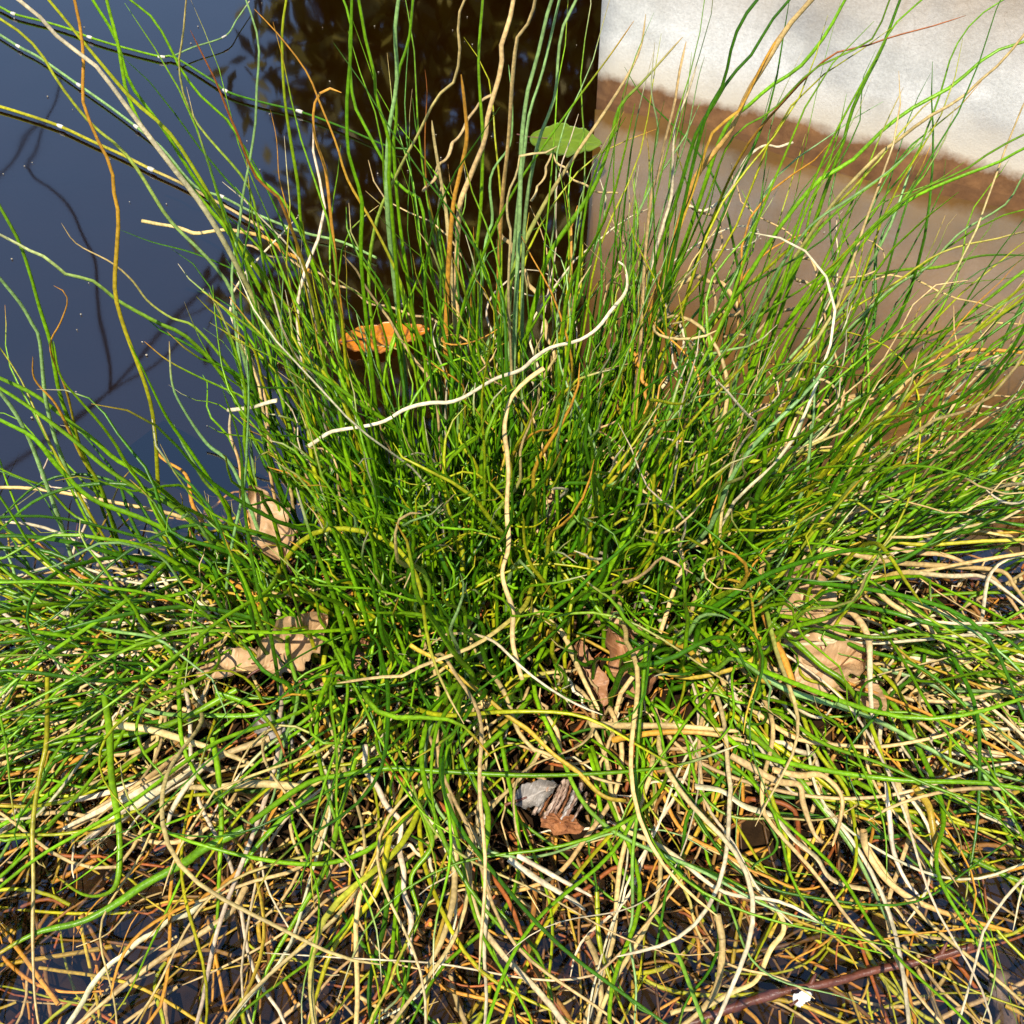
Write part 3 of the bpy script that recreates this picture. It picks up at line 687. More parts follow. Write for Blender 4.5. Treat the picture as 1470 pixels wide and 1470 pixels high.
# long stems arching out of the core and draping over the mat
def drape(n, codes, wts, dry, cx, cy, sx, sy, azm, azs, Lr, rr_=(.9, 1.6)):
    rt = roots(n, cx, cy, sx, sy)
    az = azm + rng.normal(0, azs, n)
    P = grow(n, rt, az, rng.uniform(.15, .8, n), rng.uniform(1.8, 2.5, n), rng.uniform(*Lr, n), p=1.0, wander=.8, M=24, wig=.12, lift=.012, wob=.14)
    fill(P, rng.uniform(*rr_, n) * 1e-3, codes, wts, dry)
drape(95, GC, GW, False, .0, .38, .2, .06, 4.7, .9, (.14, .34))
drape(60, GC, GW, False, -.18, .40, .1, .06, 3.7, .6, (.14, .32))
drape(60, GC, GW, False, .2, .40, .1, .06, 5.8, .6, (.16, .36))
n = 120; rt = roots(n, .03, .40, .2, .07)                     # curly ones low in the core
fill(grow(n, rt, rng.uniform(0, 6.28, n), rng.uniform(.2, .8, n), rng.uniform(1.2, 2.6, n), rng.uniform(.09, .2, n), p=1.0, wander=1.6, wig=.4, M=24, lift=.01), rng.uniform(.8, 1.4, n) * 1e-3, GC + ['s', 'o'], GW + [8, 4], False)
drape(32, SC, SW, True, .03, .37, .26, .06, 4.8, 1.0, (.14, .32))
n = 42; rt = roots(n, .12, .50, .18, .07)                     # dry stems with hooked and coiled tips
fill(grow(n, rt, rng.uniform(-.3, 2.2, n), rng.uniform(.1, .5, n), rng.uniform(.7, 1.9, n), rng.uniform(.14, .32, n), p=1.4, wander=.5, wig=.2, M=34, curl=rng.uniform(2.5, 7, n) * rng.choice([-1, 1], n)), rng.uniform(.8, 1.4, n) * 1e-3, SC, SW, True)
# 2 stems sweeping over the water to the right
n = 110; rt = roots(n, .21, .45, .11, .10)
fill(grow(n, rt, rng.normal(.12, .36, n), rng.uniform(.7, 1.2, n), rng.uniform(1.4, 1.65, n), rng.uniform(.22, .46, n), p=.5, wander=.5, wig=.12, M=22), rng.uniform(.7, 1.25, n) * 1e-3, GC, GW, False)
n = 75; rt = roots(n, .21, .42, .11, .10)
fill(grow(n, rt, rng.normal(.0, .4, n), rng.uniform(.8, 1.3, n), rng.uniform(1.4, 1.65, n), rng.uniform(.22, .44, n), p=.5, wander=.55, wig=.1, M=22), rng.uniform(.7, 1.4, n) * 1e-3, SC, SW, True)
# 3 left fringe
n = 40; rt = roots(n, -.24, .38, .09, .07)
fill(grow(n, rt, rng.normal(math.pi, .5, n), rng.uniform(.7, 1.2, n), rng.uniform(1.4, 1.7, n), rng.uniform(.10, .24, n), p=.6, wander=.5, wig=.1), rng.uniform(.9, 1.5, n) * 1e-3, GC, GW, False)
# 4 flattened mat in front: swept outwards, wild in the middle
def matfill(n, codes, wts, dry, cx, sx, cy, sy, azm, azs, Lr, lift, rr_=(.75, 1.6)):
    rt = roots(n, cx, cy, sx, sy)
    az = azm + rng.normal(0, azs, n)
    P = grow(n, rt, az, rng.uniform(1.0, 1.5, n), rng.uniform(1.45, 1.75, n), rng.uniform(*Lr, n), p=.5, wander=.85, lift=lift, M=28, wig=.10, wob=.24)
    fill(P, rng.uniform(*rr_, n) * 1e-3, codes, wts, dry, (.45, 1.0))
for cx, azm in ((-.27, 3.45), (-.14, 3.95), (.0, 4.7), (.12, 5.35), (.25, 5.95)):
    matfill(60, SC, SW, True, cx, .10, .37, .07, azm, .6, (.15, .34), .004)
    matfill(60, GC, [45, 20, 13, 5, 8, 3, 4, 2], False, cx, .10, .365, .075, azm, .65, (.15, .34), .008)
    matfill(26, ['G', 'r', 'o', 'Y', 'D'], [5, 2, 2, 2, 3], True, cx, .12, .33, .08, azm, .9, (.08, .2), -.006)
# 5 short broken litter on the mat
def litter(n, cx, cy, sx, sy, codes, wts, Lr=(.012, .06)):
    rt = roots(n, cx, cy, sx, sy); rt[:, 2] += rng.uniform(.002, .022, n)
    P = grow(n, rt, rng.uniform(0, 6.28, n), rng.uniform(1.3, 1.6, n), rng.uniform(1.4, 1.75, n), rng.uniform(*Lr, n), wander=.3, M=7)
    fill(P, rng.uniform(.7, 1.7, n) * 1e-3, codes, wts, True, (.35, .8))
litter(260, -.24, .38, .13, .06, SC, SW)
litter(50, .02, .31, .20, .05, SC, SW)
sheaf(150, .0, .365, .2, .05, (.05, .14), (.5, 1.5), GC, GW, False, wander=.9)
litter(150, .25, .385, .12, .07, SC, SW)
# rotted thatch covering the mound, running on under the water
def thatch(n, x0, x1, y0, y1, zoff):
    rt = np.stack([rng.uniform(x0, x1, n), rng.uniform(y0, y1, n), np.zeros(n)], axis=1)
    r2 = ((rt[:, 0] - MC[0]) / MR[0]) ** 2 + ((rt[:, 1] - MC[1]) / (MR[1] * np.where(rt[:, 1] < MC[1], 1.22, 1))) ** 2
    rt = rt[r2 < np.where(rt[:, 1] < MC[1], 1.0, .9)]; n = len(rt)
    s = np.linspace(0, 1, 10)[None]; A = rng.uniform(0, 6.28, (n, 1)) + rng.normal(0, .8, (n, 1)) * s
    P = rt[:, None] + np.cumsum(np.stack([np.cos(A), np.sin(A), 0 * A], axis=2), axis=1) * (rng.uniform(.03, .12, n)[:, None, None] / 10)
    r2 = ((P[..., 0] - MC[0]) / MR[0]) ** 2 + ((P[..., 1] - MC[1]) / (MR[1] * np.where(P[..., 1] < MC[1], 1.22, 1))) ** 2
    P[..., 2] = .050 * (1 - r2) - .026 + rng.uniform(.001, zoff, (n, 1)) + .003 * np.sin(9 * s + rng.uniform(0, 6, (n, 1)))
    return P
THATCH = []
for Pb in thatch(3000, -.5, .5, .15, .62, .014):
    t = np.linspace(0, 1, 10)
    THATCH.append((Pb, rng.uniform(.6, 1.5) * 1e-3 * (1 - .5 * t ** 2), shade(random.choices(['d', 'D', 'r', 'o', 's', 'Y'], [7, 7, 3, 3, 2, 2])[0], 10), .6, True))
# 6 fine fresh shoots deep in the core
sheaf(260, .0, .42, .20, .09, (.03, .09), (.2, 1.2), ['g', 'G', 'y'], [4, 4, 2], False, (.7, 1.2))
# 7 drowned stems under the surface around the front edge
n = 560
a = rng.uniform(math.pi * .95, 2 * math.pi * 1.03, n); q = rng.uniform(.85, 1.35, n)
rt = np.stack([MC[0] + MR[0] * q * np.cos(a), MC[1] + MR[1] * 1.15 * q * np.sin(a), rng.uniform(-.035, -.003, n)], axis=1)
s = np.linspace(0, 1, 16)[None]
A = (a + rng.normal(0, 1.0, n))[:, None] + rng.normal(0, .9, (n, 1)) * s + .4 * np.sin(2 * np.pi * (rng.uniform(.5, 1.4, (n, 1)) * s + rng.random((n, 1))))
Ln = rng.uniform(.06, .2, n)
Pd = rt[:, None] + np.cumsum(np.stack([np.cos(A), np.sin(A), rng.normal(0, .08, (n, 1)) + 0 * A], axis=2), axis=1) * (Ln[:, None, None] / 16)
Pd[..., 2] = np.clip(Pd[..., 2], -.06, .001)
DROWNED = []
for b in range(n):
    t = np.linspace(0, 1, 16)
    DROWNED.append((Pd[b], rng.uniform(.7, 1.5) * 1e-3 * (1 - .6 * t ** 2), shade(random.choices(['Y', 'o', 's', 'y', 'r'], [4, 4, 4, 4, 1])[0], 16), .8, True))

# keep the places open where the photograph shows a leaf or open water between the stems
def project(P):
    d = P - np.array([0, 0, CAM_H]); z = d[..., 1] * CP - d[..., 2] * SP
    return 735 + d[..., 0] / z / T * 735, 735 - (d[..., 1] * SP + d[..., 2] * CP) / z / T * 735
OPEN = [(392, 752, 50, .9), (338, 958, 55, .9), (425, 925, 55, .85), (872, 910, 50, .85), (905, 960, 55, .85), (838, 985, 35, .8), (1165, 895, 75, .85), (1195, 960, 55, .85),
        (1225, 995, 45, .8), (782, 742, 30, .7), (803, 1145, 48, 1.5), (770, 1140, 30, 1.5), (552, 484, 60, .85), (520, 940, 25, .6), (398, 1058, 35, .8),
        (60, 480, 70, .75), (150, 570, 75, .8), (250, 560, 70, .8), (200, 470, 90, .75), (300, 640, 50, .75), (560, 545, 35, .8), (60, 730, 50, .6),
        (1300, 540, 70, .7), (1400, 580, 60, .65), (1405, 830, 60, 1.4), (1250, 300, 90, .7), (1390, 320, 90, .75), (620, 330, 70, .6), (820, 320, 50, .6), (700, 230, 70, .6), (450, 250, 90, .6), (60, 1330, 80, 1.3), (50, 1420, 95, 1.3), (180, 1435, 70, 1.2), (1150, 1390, 50, .9), (1350, 1420, 70, .9), (1250, 1440, 60, .9), (950, 330, 40, .5)]
keep = []
for st in FILL:
    px, py = project(st[0]); ok = True
    for ox, oy, orad, pr in OPEN:
        if ((px - ox) ** 2 + (py - oy) ** 2).min() < orad ** 2 and rng.random() < pr * .58: ok = False; break
    if ok: keep.append(st)
# ... and nothing but a few stems may cross the straws that lie on top of the tussock
ON_TOP = []
for pts, za, zb in (([(440,640),(490,617),(545,607),(580,590),(620,578),(645,575),(680,560),(715,545),(745,535),(765,515),(795,495),(835,485),(870,460),(895,420),(900,385)], .17, .21),
                    ([(757,547),(727,593),(722,620),(728,657),(732,690),(727,740),(728,790),(723,823),(735,873),(733,917),(752,977)], .18, .11),
                    ([(395,577),(362,584),(332,589),(333,623),(343,677),(350,723)], .17, .08), ([(712,320),(730,350),(750,387),(767,420),(783,470)], .20, .14),
                    ([(1150,373),(1142,390),(1160,410),(1167,427),(1157,440),(1113,450),(1077,480)], .14, .12), ([(1005,400),(1033,407),(1053,427),(1060,443)], .15, .15),
                    ([(1103,645),(1147,643),(1193,617),(1203,593),(1187,550),(1130,548)], .10, .12), ([(590,925),(670,980),(730,1027),(783,1070),(873,1143)], .11, .08),
                    ([(522,1070),(533,1123),(570,1173),(577,1247),(587,1313)], .08, .05), ([(1137,207),(1090,213),(1057,260),(1007,302)], .17, .17),
                    ([(610,275),(655,200),(690,145)], .22, .24), ([(1000,1130),(1080,1160),(1147,1207),(1193,1260)], .07, .03)):
    for i, (px, py) in enumerate(pts):
        z = za + (zb - za) * i / (len(pts) - 1); ON_TOP.append((px, py, np.linalg.norm(at_z(px, py, z) - np.array([0, 0, CAM_H]))))
ON_TOP = np.array(ON_TOP); k2 = []
for st in keep:
    q = np.stack([np.interp(np.linspace(0, 1, 48), np.linspace(0, 1, len(st[0])), st[0][:, c]) for c in range(3)], axis=1)
    px, py = project(q); dd = np.linalg.norm(q - np.array([0, 0, CAM_H]), axis=1)
    hit = (np.hypot(px[:, None] - ON_TOP[None, :, 0], py[:, None] - ON_TOP[None, :, 1]) < 13) & (dd[:, None] < ON_TOP[None, :, 2])
    if not (hit.any() and rng.random() < .85): k2.append(st)
keep = k2
print('filler stems', len(FILL), 'kept', len(keep))
FILL = keep
# --- the 300 largest of each kind are parts of their own, the rest one mass per kind
def length(s): return float(np.linalg.norm(np.diff(s[0], axis=0), axis=1).sum()) * s[1][0]
for dry, name, m, mass in ((False, 'stem', M_GREEN, 'stem_mass'), (True, 'dry_stem', M_STRAW, 'straw_mass')):
    hero = [s for s in STEMS if s[4] == dry]
    rest = sorted([s for s in FILL if s[4] == dry], key=length, reverse=True)
    k = 296 - len(hero)
    for st in hero + rest[:k]:
        V, F, C = tubes((st[0] - TO)[None], st[1][None], st[2][None], 7 if len(st[0]) > 20 else 6, st[3])
        mesh_obj(name, V, F, m, tuss, colr=C)
    groups = {}
    for st in rest[k:]: groups.setdefault(len(st[0]), []).append(st)
    Vs, Fs, Cs, off = [], [], [], 0
    for M_, g in groups.items():
        V, F, C = tubes(np.array([x[0] for x in g]) - TO, np.array([x[1] for x in g]), np.array([x[2] for x in g]), 5, np.array([x[3] for x in g]))
        Vs.append(V); Fs.append(F + off); Cs.append(C); off += len(V)
    tag(mesh_obj(mass, np.vstack(Vs), np.vstack(Fs), m, tuss, colr=np.vstack(Cs)), kind='stuff')
V, F, C = tubes(np.array([x[0] for x in DROWNED]) - TO, np.array([x[1] for x in DROWNED]), np.array([x[2] for x in DROWNED]), 5, .8)
tag(mesh_obj('drowned_stem_mass', V, F, M_STRAW, tuss, colr=C), kind='stuff')

V, F, C = tubes(np.array([x[0] for x in THATCH]) - TO, np.array([x[1] for x in THATCH]), np.array([x[2] for x in THATCH]), 5, .6)
tag(mesh_obj('thatch_mass', V, F, M_STRAW, tuss, colr=C), kind='stuff')

# ------------------------------------------------------------------ loose straws lying on or caught in the tussock
def loose(name, label, code, r, pts, cat='straw', flat=.7, hollow=True, M=60, blunt=True):
    """pts: (px, py, z)"""
    w = [at_z(px, py, z) for px, py, z in pts]
    P = catmull(w, M); t = np.linspace(0, 1, M); P += .0009 * np.stack([np.sin(t * rng.uniform(18, 40) + k_) for k_ in rng.uniform(0, 6, 3)], axis=1)
    rad = r * .80e-3 * (1 + .08 * np.sin(t * 23 + r)) * (1 if blunt else (1 - .55 * t ** 2)); C = shade(code, M)
    o = P[0].copy(); V, F, Cc = tubes((P - o)[None], rad[None], C[None], 8, flat)
    n = len(V); sd = 8
    F = [tuple(x) for x in F] + [tuple(range(sd - 1, -1, -1)), tuple(range(n - sd, n))]
    ob = mesh_obj(name, V, F, M_STRAW, colr=Cc); ob.location = o
    return tag(ob, label, cat)
def lz(pts, a, b):
    n = len(pts); return [(x, y, a + (b - a) * i / (n - 1)) for i, (x, y) in enumerate(pts)]
loose('straw', 'long wavy pale straw draped across the middle of the green stems', 'w', 1.25, lz([(440,640),(470,622),(490,617),(545,607),(580,590),(620,578),(645,575),(680,560),(715,545),(745,535),(765,515),(795,495),(835,485),(870,460),(895,420),(900,385),(890,375)], .17, .21))
loose('straw', 'thick straight straw with a cut top standing in the tussock', 's', 1.9, lz([(712,320),(730,350),(750,387),(767,420),(783,470),(797,520)], .20, .13))
loose('straw', 'pale straw with a hooked tip hanging before the dark water', 's', 1.6, lz([(712,135),(690,145),(680,160),(655,200),(610,275)], .24, .22))
loose('straw', 'orange straw stem snapped over at a sharp angle with a pale end', 'wo', 1.5, lz([(395,577),(362,584),(332,589),(329,592),(333,623),(343,677),(350,723),(365,800)], .17, .06))
loose('straw', 'wavy tan straw hanging down through the heart of the tussock', 's', 1.6, lz([(780,530),(757,547),(737,570),(727,593),(722,620),(728,657),(732,690),(727,740),(728,790),(723,823),(735,873),(733,917),(743,950),(752,977)], .19, .11))
loose('straw', 'pale straw lying slantwise over the orange floating leaf', 's', 1.5, lz([(337,348),(383,363),(443,387),(490,410),(540,437),(590,450),(645,469)], .10, .12))
loose('straw', 'tan straw with a horizontal wavy end reaching over blue water', 'so', 1.6, lz([(205,318),(240,323),(273,333),(310,332),(350,332),(383,343),(407,360),(450,390)], .12, .14))
loose('straw', 'white curved straw leaning beside the brown water by the wall', 'w', 1.7, lz([(1137,207),(1090,213),(1070,230),(1057,260),(1037,287),(1007,302),(985,297)], .17, .17))
loose('straw', 'thin bent straw hanging below the white curved straw', 's', 1.4, lz([(990,293),(1010,307),(1033,320),(1035,350),(1023,397),(1027,450)], .17, .15))
loose('straw', 'curled corkscrew straw among the stems that lean to the wall', 's', 1.6, lz([(1165,370),(1150,373),(1142,390),(1147,403),(1160,410),(1167,427),(1157,440),(1113,450),(1093,470),(1077,480),(1037,483)], .14, .12))
loose('straw', 'thick straw hook curving over in the upper stems', 's', 1.9, lz([(960,415),(985,402),(1005,400),(1033,407),(1053,427),(1060,443),(1050,453),(1030,443)], .15, .15))
loose('straw', 'straw arch looping back over the stems swept towards the wall side', 's', 1.7, lz([(1103,645),(1147,643),(1173,633),(1193,617),(1203,593),(1202,567),(1187,550),(1160,543),(1130,548)], .10, .12))
loose('straw', 'short orange straw standing crooked in the green stems', 'o', 1.4, lz([(907,500),(920,533),(928,563),(925,597),(910,617)], .16, .12))
loose('straw', 'small pale bent straw above the rust brown leaves', 's', 1.4, lz([(923,673),(940,697),(953,723),(958,748)], .11, .10))
loose('straw', 'straight yellow straw slanting down to the bark fragment', 'Y', 1.7, lz([(590,925),(630,950),(670,980),(730,1027),(783,1070),(823,1107),(873,1143),(897,1153)], .11, .08))
loose('straw', 'long white straw curving down over the muddy shallow water', 'w', 1.7, lz([(90,1490),(133,1413),(173,1373),(217,1340),(267,1310),(313,1283)], .02, .04))
loose('straw', 'bleached straw bent in the front of the mat with a straight lower half', 'w', 1.7, lz([(522,1070),(533,1123),(570,1173),(577,1247),(587,1313),(593,1375)], .08, .05))
loose('straw', 'white arched straw over the front mat', 'w', 1.7, lz([(490,1240),(517,1220),(547,1212),(590,1217),(613,1233),(627,1257)], .055, .06))
loose('straw', 'broad flat straw blade sweeping over the mat towards the drowned stems', 'ws', 2.6, lz([(1000,1130),(1037,1137),(1080,1160),(1120,1183),(1147,1207),(1170,1233),(1193,1260),(1220,1273),(1257,1277),(1280,1300),(1300,1327),(1327,1340),(1357,1350)], .07, .015), flat=.35, blunt=False)
loose('straw', 'tan straw bent into an elbow over the dark water near the red twig', 's', 1.6, lz([(980,1200),(1017,1213),(1053,1240),(1090,1273),(1110,1300),(1123,1330),(1110,1363),(1093,1393),(1060,1423),(1013,1443),(960,1455)], .05, .03))
loose('straw', 'short orange straw sticking up from the mat over the yellow leaf', 'Yo', 1.7, lz([(103,963),(133,927),(153,895)], .05, .09))
loose('straw', 'small white stub of straw upright in the mat below the bark', 'w', 2.1, lz([(700,1228),(694,1200),(691,1168)], .05, .07))
loose('straw', 'thin angled straw arching over the dark water to the wall corner', 's', 1.0, lz([(763,287),(783,247),(792,222),(813,247),(840,267),(885,280)], .20, .20))

# floating jointed stems over the blue water
def jointed(label, r, pts, nodes, code, z=.004):
    root = empty('jointed_stem', at_z(*pts[0], z)); o = np.array(root.location)
    P = catmull([at_z(px, py, z) for px, py in pts], 70)
    V, F, C = tubes((P - o)[None], (np.linspace(1, .7, 70) * r * 1e-3)[None], shade(code, 70)[None], 8, .8)
    mesh_obj('stem', V, F, M_GREEN, root, colr=C)
    for px, py in nodes:
        q = at_z(px, py, z + .0006); i = int(np.argmin(np.linalg.norm(P - q, axis=1))); i = min(max(i, 1), 68)
        d = P[i + 1] - P[i - 1]; d /= np.linalg.norm(d)
        Q = np.array([P[i] + d * x for x in (-.0045, -.002, 0, .002, .004)])
        V, F, C = tubes((Q - o)[None], np.array([[.95, 1.12, 1.2, 1.12, .95]]) * r * 1e-3, np.tile(np.array([.66, .60, .46]), (1, 5, 1)), 8, .9)
        mesh_obj('node', V, F, M_STRAW, root, colr=C)
    return tag(root, label, 'stem')
jointed('dark green jointed stem floating with a side branch on blue water', 1.9, [(-30,0),(0,10),(20,20),(67,32),(103,43),(127,53),(173,67),(233,82),(250,82),(307,117),(327,132),(377,147),(430,160),(490,182),(557,210),(590,214)], [(20,20),(128,53),(238,82),(328,132),(430,160)], 'gG')
jointed('grey green jointed stem floating slantwise with white nodes', 1.8, [(-30,32),(0,50),(27,67),(57,83),(110,120),(153,150),(193,180),(233,213),(280,267),(320,283),(367,307),(433,333),(490,347),(540,370)], [(27,67),(110,121),(193,180),(320,284)], 'b')
jointed('pale flat jointed stem floating below the two slanting ones', 2.1, [(-30,145),(0,153),(33,163),(83,180),(133,203),(177,223),(217,243),(260,263),(330,300),(380,330)], [(85,181),(218,243)], 'ys')
jointed('thin green side shoot rising from the dark jointed stem', 1.1, [(250,80),(277,68),(323,52),(340,28),(358,2)], [(324,52)], 'b', .008)

# ------------------------------------------------------------------ dead leaves
def leaf(name, label, m, px, py, z, length_px, wid, ang, tilt, curl, bend, lobes=0, roll=0.0, seed=0, cat='leaf', crumple=1.0):
    """ang: direction of the tip in the picture (deg, 0 = right, 90 = away from the camera)"""
    rs = np.random.default_rng(seed)
    c = at_z(px, py, z); scale = np.linalg.norm(c - np.array([0, 0, CAM_H])) * T / 735
    if name == 'fallen_leaf': length_px *= .84; curl *= 1.3; crumple = 1.9
    elif name == 'floating_leaf': crumple = .35
    Ln = length_px * scale; W = Ln * wid
    nu, nv = 34, 15; V = []; vein = []
    e = rs.uniform(0, 6.28, 4)
    for i in range(nu):
        t = i / (nu - 1)
        w = math.sin(math.pi * t ** .85) ** .7 if lobes == 0 else (math.sin(math.pi * t ** .8) ** .6) * (1 - .30 * (0.5 + .5 * math.cos(2 * math.pi * lobes * t)) * math.sin(math.pi * t))
        wl_ = w * (1 + .09 * math.sin(19 * t + e[0]) + .07 * math.sin(47 * t + e[1]) + rs.normal(0, .03)); wr = w * (1 + .07 * math.sin(17 * t + e[2]) + .04 * math.sin(47 * t + e[3]))
        for j in range(nv):
            s = -1 + 2 * j / (nv - 1)
            y = s * (wl_ if s < 0 else wr) * W / 2
            x = (t - .5) * Ln
            zz_ = curl * (abs(s) ** 1.6) * W * .5 * (.5 + .8 * t) + bend * Ln * ((t - .5) ** 2) * 2 + crumple * (.025 * Ln * math.sin(7 * t + 3 * s + e[0]) + .012 * Ln * math.sin(15 * t * (1 if s > 0 else -1) + 5 * s + e[1]) + .010 * Ln * abs(math.sin(11 * t + 7 * s + e[2])))
            V.append((x, y, zz_))
            vv = math.exp(-(s / .06) ** 2)
            side = ((t * 9 - abs(s) * 2.2) % 1.0); vv = max(vv, .7 * math.exp(-((side - .5) / .09) ** 2) * (abs(s) > .08))
            vein.append(vv)
    V = np.array(V)
    F = [(i * nv + j, i * nv + j + 1, (i + 1) * nv + j + 1, (i + 1) * nv + j) for i in range(nu - 1) for j in range(nv - 1)]
    n = len(V); th = .00035
    V2 = V - np.array([0, 0, th]); F2 = [tuple(n + q for q in f[::-1]) for f in F]
    rim = [i * nv for i in range(nu)] + [(nu - 1) * nv + j for j in range(1, nv)] + [i * nv + nv - 1 for i in range(nu - 2, -1, -1)] + [j for j in range(nv - 2, 0, -1)]
    Fr = [(rim[k], n + rim[k], n + rim[(k + 1) % len(rim)], rim[(k + 1) % len(rim)]) for k in range(len(rim))]
    root = empty(name, c)
    ob = mesh_obj('blade', np.vstack([V, V2]), F + F2 + Fr, m, root, vein=vein + vein)
    sp = np.array([[-.5 * Ln - .18 * Ln, 0, bend * Ln * .5 + .02 * Ln], [-.5 * Ln - .08 * Ln, .01 * Ln, bend * Ln * .5], [-.5 * Ln, 0, bend * Ln * .5 + .0], [-.2 * Ln, 0, bend * Ln * .18 + .0008]])
    sp = catmull(sp, 12); st, sf, sc = tubes(sp[None], np.linspace(.0009, .0005, 12)[None], np.ones((1, 12, 3)), 6)
    mesh_obj('stalk', st, sf, M_TWIG, root)
    root.rotation_euler = (R(roll), R(-tilt), R(ang))
    return tag(root, label, cat)
leaf('fallen_leaf', 'smooth tan dead leaf standing on edge behind the snapped orange straw', M_TAN, 392, 752, .085, 135, .52, 118, 30, .35, .15, seed=1, roll=-25)
leaf('fallen_leaf', 'tan dead leaf lying flat with thin stem shadows across it', M_TAN, 338, 958, .062, 130, .55, 200, 5, .2, -.1, seed=2, roll=15)
leaf('fallen_leaf', 'pinkish tan dead leaf with upturned side beside the flat tan one', M_TAN, 425, 925, .07, 140, .60, 35, 15, .5, .2, seed=3, roll=25)
leaf('fallen_leaf', 'dark brown scrap of leaf in front of the upturned tan leaf', M_RUST, 465, 975, .05, 90, .5, 10, 0, .3, .1, seed=4, roll=10)
leaf('fallen_leaf', 'small rust leaf scrap stuck low between orange stems', M_RUST, 520, 940, .055, 55, .6, 80, 30, .3, .1, seed=5)
leaf('fallen_leaf', 'crumpled spotted tan leaf at the foot of the green stems', M_TAN, 872, 905, .06, 110, .6, 150, 8, .5, .3, lobes=3, seed=6, roll=20)
leaf('fallen_leaf', 'rust brown curled leaf with dark ragged edge', M_RUST, 905, 955, .055, 130, .6, 110, 20, .6, .2, lobes=3, seed=7, roll=-20)
leaf('fallen_leaf', 'narrow brown leaf folded lengthwise beside the rust curled one', M_RUST, 838, 975, .055, 115, .38, 120, 20, .9, .1, seed=8, roll=30)
leaf('fallen_leaf', 'big lobed tan oak leaf crossed by straw shadows', M_TAN, 1165, 895, .07, 190, .62, 100, 12, .25, .15, lobes=4, seed=9, roll=-10)
leaf('fallen_leaf', 'tan leaf tip with a deep bay below the lobed oak leaf', M_TAN, 1195, 958, .07, 130, .62, 20, 10, .3, -.2, lobes=2, seed=10, roll=12)
leaf('fallen_leaf', 'tan leaf half hidden under a thick green stem', M_TAN, 1228, 997, .062, 120, .6, -60, 10, .25, .1, seed=11, roll=-15)
leaf('fallen_leaf', 'grey brown shaded leaf above the lobed oak leaf', M_GREYLEAF, 1160, 825, .045, 110, .6, 30, 0, .3, .1, seed=12)
leaf('fallen_leaf', 'striped tan leaf deep inside the green stems', M_TAN, 782, 742, .07, 110, .5, 75, 35, .3, .1, seed=13, roll=10)
leaf('fallen_leaf', 'frayed pale grey leaf half buried in straw', M_GREYLEAF, 398, 1055, .05, 95, .5, -40, 5, .3, .1, lobes=3, seed=14, roll=10)
leaf('fallen_leaf', 'weathered grey leaf with rolled edge touching the bark fragment', M_GREYLEAF, 770, 1140, .06, 80, .5, 15, 15, .8, .2, seed=15, roll=20)
leaf('fallen_leaf', 'tan scrap of leaf on the straw beside the mat edge', M_TAN, 280, 925, .05, 60, .6, 60, 10, .3, .1, seed=16)
leaf('floating_leaf', 'bright orange leaf floating behind the stems on dark water', M_AMBER, 552, 484, .004, 128, .5, 12, 0, .06, .02, seed=17)
leaf('floating_leaf', 'bright green pad leaf floating before the wall corner', M_PAD, 812, 202, .003, 100, .85, -12, 0, .03, .0, seed=18)
leaf('floating_leaf', 'dull yellow leaf in the shallow water past the mat', M_AMBER, 78, 918, -.006, 80, .6, 30, 0, .06, .02, seed=19)
leaf('floating_leaf', 'brown sodden leaf drifting at the edge of the straw mat', M_RUST, 25, 960, -.004, 95, .6, 200, 0, .08, .02, seed=20)

# ------------------------------------------------------------------ bark fragment, twig, shell, stub
bk = empty('bark_fragment', at_z(803, 1150, .055))
rs = np.random.default_rng(5)
for k in range(11):                                         # upright ragged layers of bark, uneven in height
    nu, nv = 14, 4; V = []; x0 = -.018 + .0033 * k + rs.uniform(-.0006, .0006); wd_ = rs.uniform(.0016, .0034); hh = rs.uniform(-.003, .004); y1 = rs.uniform(-.004, .004)
    for i in range(nu):
        for j in range(nv):
            s = i / (nu - 1) - .5; t = j / (nv - 1)
            V.append((x0 + wd_ * t + .0045 * math.sin(2.4 * s + .4) + rs.normal(0, .0004), .032 * s * (1 - .04 * abs(k - 5)) + y1, (.003 * math.sin(math.pi * t)) + hh + .008 * math.cos(2.4 * s) + rs.normal(0, .0006)))
    F = [(i * nv + j, i * nv + j + 1, (i + 1) * nv + j + 1, (i + 1) * nv + j) for i in range(nu - 1) for j in range(nv - 1)]
    n = len(V); V = V + [(x, y, z - .010) for x, y, z in V]
    rim = [i * nv for i in range(nu)] + [(nu - 1) * nv + j for j in range(1, nv)] + [i * nv + nv - 1 for i in range(nu - 2, -1, -1)] + [j for j in range(nv - 2, 0, -1)]
    F = F + [tuple(n + q for q in f[::-1]) for f in F] + [(rim[q], n + rim[q], n + rim[(q + 1) % len(rim)], rim[(q + 1) % len(rim)]) for q in range(len(rim))]
    mesh_obj('layer', V, F, random.choice([M_BARK, M_BARK, M_RUSTBARK, M_GREYLEAF2]), bk, smooth=False)
V = []; F = []
nu, nv = 18, 10
for j in range(nv):
    for i in range(nu):
        a = i / nu * 2 * math.pi; q = math.sin(math.pi * (j + .5) / nv); r = 1 + .22 * rs.normal()
        V.append((.016 * q * math.cos(a) * r + .004, .0075 * q * math.sin(a) * r - .017, -.001 + .0075 * math.cos(math.pi * (j + .5) / nv) * r))
for j in range(nv - 1):
    for i in range(nu): F.append((j * nu + i, (j + 1) * nu + i, (j + 1) * nu + (i + 1) % nu, j * nu + (i + 1) % nu))
F += [tuple(range(nu)), tuple((nv - 1) * nu + i for i in range(nu - 1, -1, -1))]
mesh_obj('rust_core', V, F, M_RUSTBARK, bk, smooth=False)
